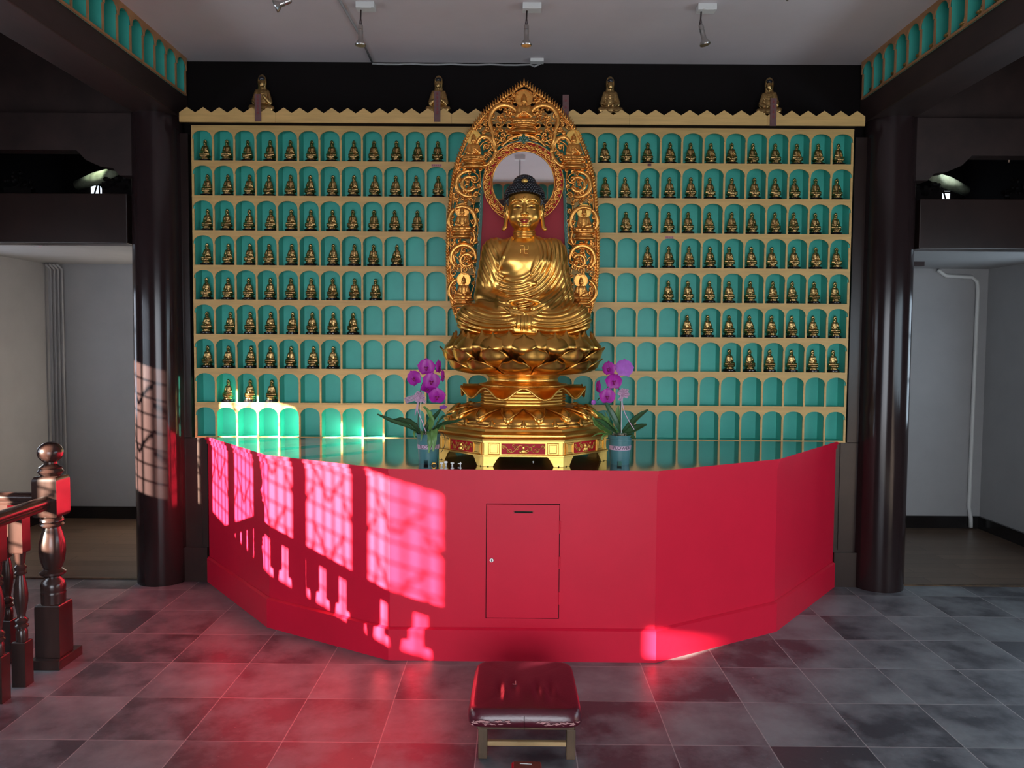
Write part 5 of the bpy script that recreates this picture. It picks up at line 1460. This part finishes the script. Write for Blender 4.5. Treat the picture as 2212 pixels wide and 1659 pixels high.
def orchid(side):
    L = side < 0
    x, y = (-.463, 4.295) if L else (.566, 4.315)
    t = thing('potted_orchid', (x, y, .996), ('magenta orchid in blue grey pot left of the gilt pedestal, leaves drooping over its label' if L else 'magenta orchid in blue grey pot right of the gilt pedestal, with one paler violet flower'), 'orchid', 'potted orchids on the altar')
    h = .158
    pot(t, x, y, .063, .051, h, 'FLOWERS', .14 if L else .16)
    def P(px, py, yy=y): return at(px, py, y=yy)
    mb = MB(); g = random.Random(2+L)
    for k in range(60):
        a = g.uniform(0, 2*PI); r = .052*math.sqrt(g.random()); z = .996+h*.93+.014*(1-(r/.052)**2)
        c = np.array([x+r*math.sin(a), y-r*math.cos(a), z]); d = np.array([g.uniform(-1, 1), g.uniform(-1, 1), g.uniform(-.3, .6)])*.014
        mb.tube([c-d, c+np.array([0, 0, .004]), c+d], .0022, 5)
    mb.lathe([(.055, .996+h*.85), (.055, .996+h*.90), (.04, .996+h*.95), (.01, .996+h*.99)], x, y, 24)
    mb.build('moss', M['moss'], t, smooth=True)
    if L:
        MB().tube(smooth3([P(903, 930), P(903, 900), P(906, 870), P(908, 845), P(912, 825), P(925, 812, y-.02), P(940, 830, y-.02), P(946, 870, y-.02)], 30), .0026, 6).build('flower_stem', M['stem'], t, smooth=True)
        MB().tube([P(909, 935), P(909, 860)], .002, 6).build('stake', M['white'], t)
        fs = [((921, 793), .050, 0, .1, 0, -.03), ((894, 817), .046, -.35, .1, -.5, -.02), ((932, 823), .050, .1, .1, .1, -.05), ((944, 856), .048, .1, .25, .05, -.05), ((948, 792), .040, 1.25, 0, .1, 0), ((957, 812), .036, 1.4, 0, .3, 0), ((924, 839), .040, .1, .6, .6, .0)]
        for (p, s, ya, pi_, ro, dy) in fs: flower(P(*p, y+dy), t, s, ya, pi_, ro)
        flower(P(957, 880, y-.04), t, .022, .3, .9, .2, True)
        lv = [([(903, 935), (880, 922), (850, 913), (815, 895)], .016, 'leaf', .6, -.05, 0), ([(908, 934), (890, 915), (870, 908), (842, 908)], .020, 'leaf', .4, 0, .2), ([(915, 935), (928, 915), (945, 895), (955, 880)], .016, 'leaf', .4, .03, 0),
              ([(930, 935), (932, 905), (925, 888), (915, 878)], .018, 'leaflight', .3, -.06, .3), ([(925, 938), (960, 915), (985, 912), (1000, 905)], .016, 'leaf', .4, -.04, .1), ([(930, 935), (945, 915), (955, 900), (985, 890)], .008, 'leaf', .4, -.05, .3),
              ([(925, 938), (928, 930), (930, 945), (926, 978)], .016, 'leaflight', .2, -.10, .4), ([(935, 938), (938, 925), (938, 945), (936, 975)], .017, 'leaflight', .2, -.105, .4), ([(900, 935), (896, 930), (894, 940), (898, 950)], .006, 'leaflight', .2, -.09, .2),
              ([(910, 937), (911, 930), (911, 942), (909, 954)], .006, 'leaflight', .2, -.095, .2), ([(938, 930), (945, 915), (948, 905), (946, 900)], .006, 'leaflight', .3, -.06, 0), ([(945, 930), (955, 918), (960, 920), (961, 928)], .007, 'leaflight', .3, -.09, .2)]
        for pts, w_, m, fo, dy, wv in lv:
            n = len(pts); surf_leaf([P(p[0], p[1], y+dy*min(1, k/1.5)) for k, p in enumerate(pts)], w_, M[m], t, 'leaf', fo, wv)
        MB().tube(smooth3([P(935, 935), P(955, 932, y-.05), P(962, 945, y-.09), P(962, 965, y-.09), P(952, 978, y-.09)], 16), .0018, 5).tube(smooth3([P(940, 933), P(960, 935, y-.06), P(968, 945, y-.08), P(970, 950, y-.08)], 12), .0013, 5).build('aerial_root', M['stem'], t, smooth=True)
        bow(t, P(906, 857, y-.04), .045, 3, [(-.075, -.025, 5), (-.02, -.10, 1), (.035, -.03, 3)])
        MB().tube(smooth3([P(906, 862, y-.04), P(900, 885, y-.05), P(910, 905, y-.06), P(920, 933, y-.07)], 14), .002, 4, flat=.3).build('ribbon_tail', M['ribbon'], t)
    else:
        MB().tube(smooth3([P(1341, 935), P(1340, 905), P(1341, 870), P(1336, 830), P(1332, 808), P(1322, 815, y-.02), P(1310, 845, y-.02), P(1290, 865, y)], 30), .0026, 6).build('flower_stem', M['stem'], t, smooth=True)
        MB().tube([P(1342, 935), P(1343, 862)], .002, 6).build('stake', M['white'], t)
        MB().tube(smooth3([P(1333, 808, y), P(1342, 810, y-.01), P(1347, 796, y-.02)], 8), .0018, 5).build('flower_stalk', M['stem'], t)
        fs = [((1315, 796), .042, -.55, .05, -.1, -.02), ((1326, 824), .048, 0, -.25, 0, -.04), ((1312, 856), .046, 0, .1, 0, -.06), ((1292, 836), .038, -1.3, 0, .1, -.02)]
        for (p, s, ya, pi_, ro, dy) in fs: flower(P(*p, y+dy), t, s, ya, pi_, ro)
        flower(P(1349, 795, y-.03), t, .054, .1, -.3, .1, True)
        MB().ball(P(1282, 869), (.013, .012, .014), 12, 8).build('bud', M['petalback'], t, smooth=True)
        lv = [([(1340, 934), (1330, 912), (1318, 890), (1306, 866)], .024, 'leaf', .3, -.03, 0), ([(1335, 937), (1315, 925), (1300, 912), (1285, 905)], .026, 'leaf', .25, -.05, 0), ([(1345, 935), (1362, 918), (1380, 900), (1400, 885)], .019, 'leaf', .45, -.02, 0),
              ([(1348, 937), (1365, 930), (1382, 922), (1397, 917)], .024, 'leaf', .3, .03, 0), ([(1354, 938), (1362, 940), (1370, 946), (1374, 948)], .015, 'leaf', .2, -.04, 0), ([(1338, 930), (1335, 905), (1334, 890), (1336, 876)], .016, 'leaflight', .3, .05, 0),
              ([(1325, 930), (1305, 905), (1292, 895), (1281, 886)], .018, 'leaflight', .3, .02, .2), ([(1322, 937), (1300, 925), (1288, 918), (1280, 900)], .020, 'leaflight', .2, -.02, .2), ([(1318, 938), (1300, 936), (1288, 938), (1278, 943)], .006, 'leaflight', .3, -.05, 0), ([(1320, 939), (1308, 938), (1302, 942), (1300, 950)], .008, 'leaflight', .3, -.06, 0),
              ([(1335, 934), (1322, 922), (1314, 910), (1307, 890)], .010, 'leaflight', .3, .03, .2)]
        for pts, w_, m, fo, dy, wv in lv: surf_leaf([P(p[0], p[1], y+dy*min(1, k/1.5)) for k, p in enumerate(pts)], w_, M[m], t, 'leaf', fo, wv)
        bow(t, P(1346, 850, y-.04), .046, 8, [(.035, -.005, 6), (-.012, -.04, 4)])
        MB().tube(smooth3([P(1343, 862, y-.04), P(1348, 890, y-.05), P(1360, 912, y-.05), P(1370, 928, y-.05)], 14), .002, 4, flat=.3).build('ribbon_tail', M['ribbon'], t)
orchid(-1); orchid(1)
bpy.context.view_layer.update()
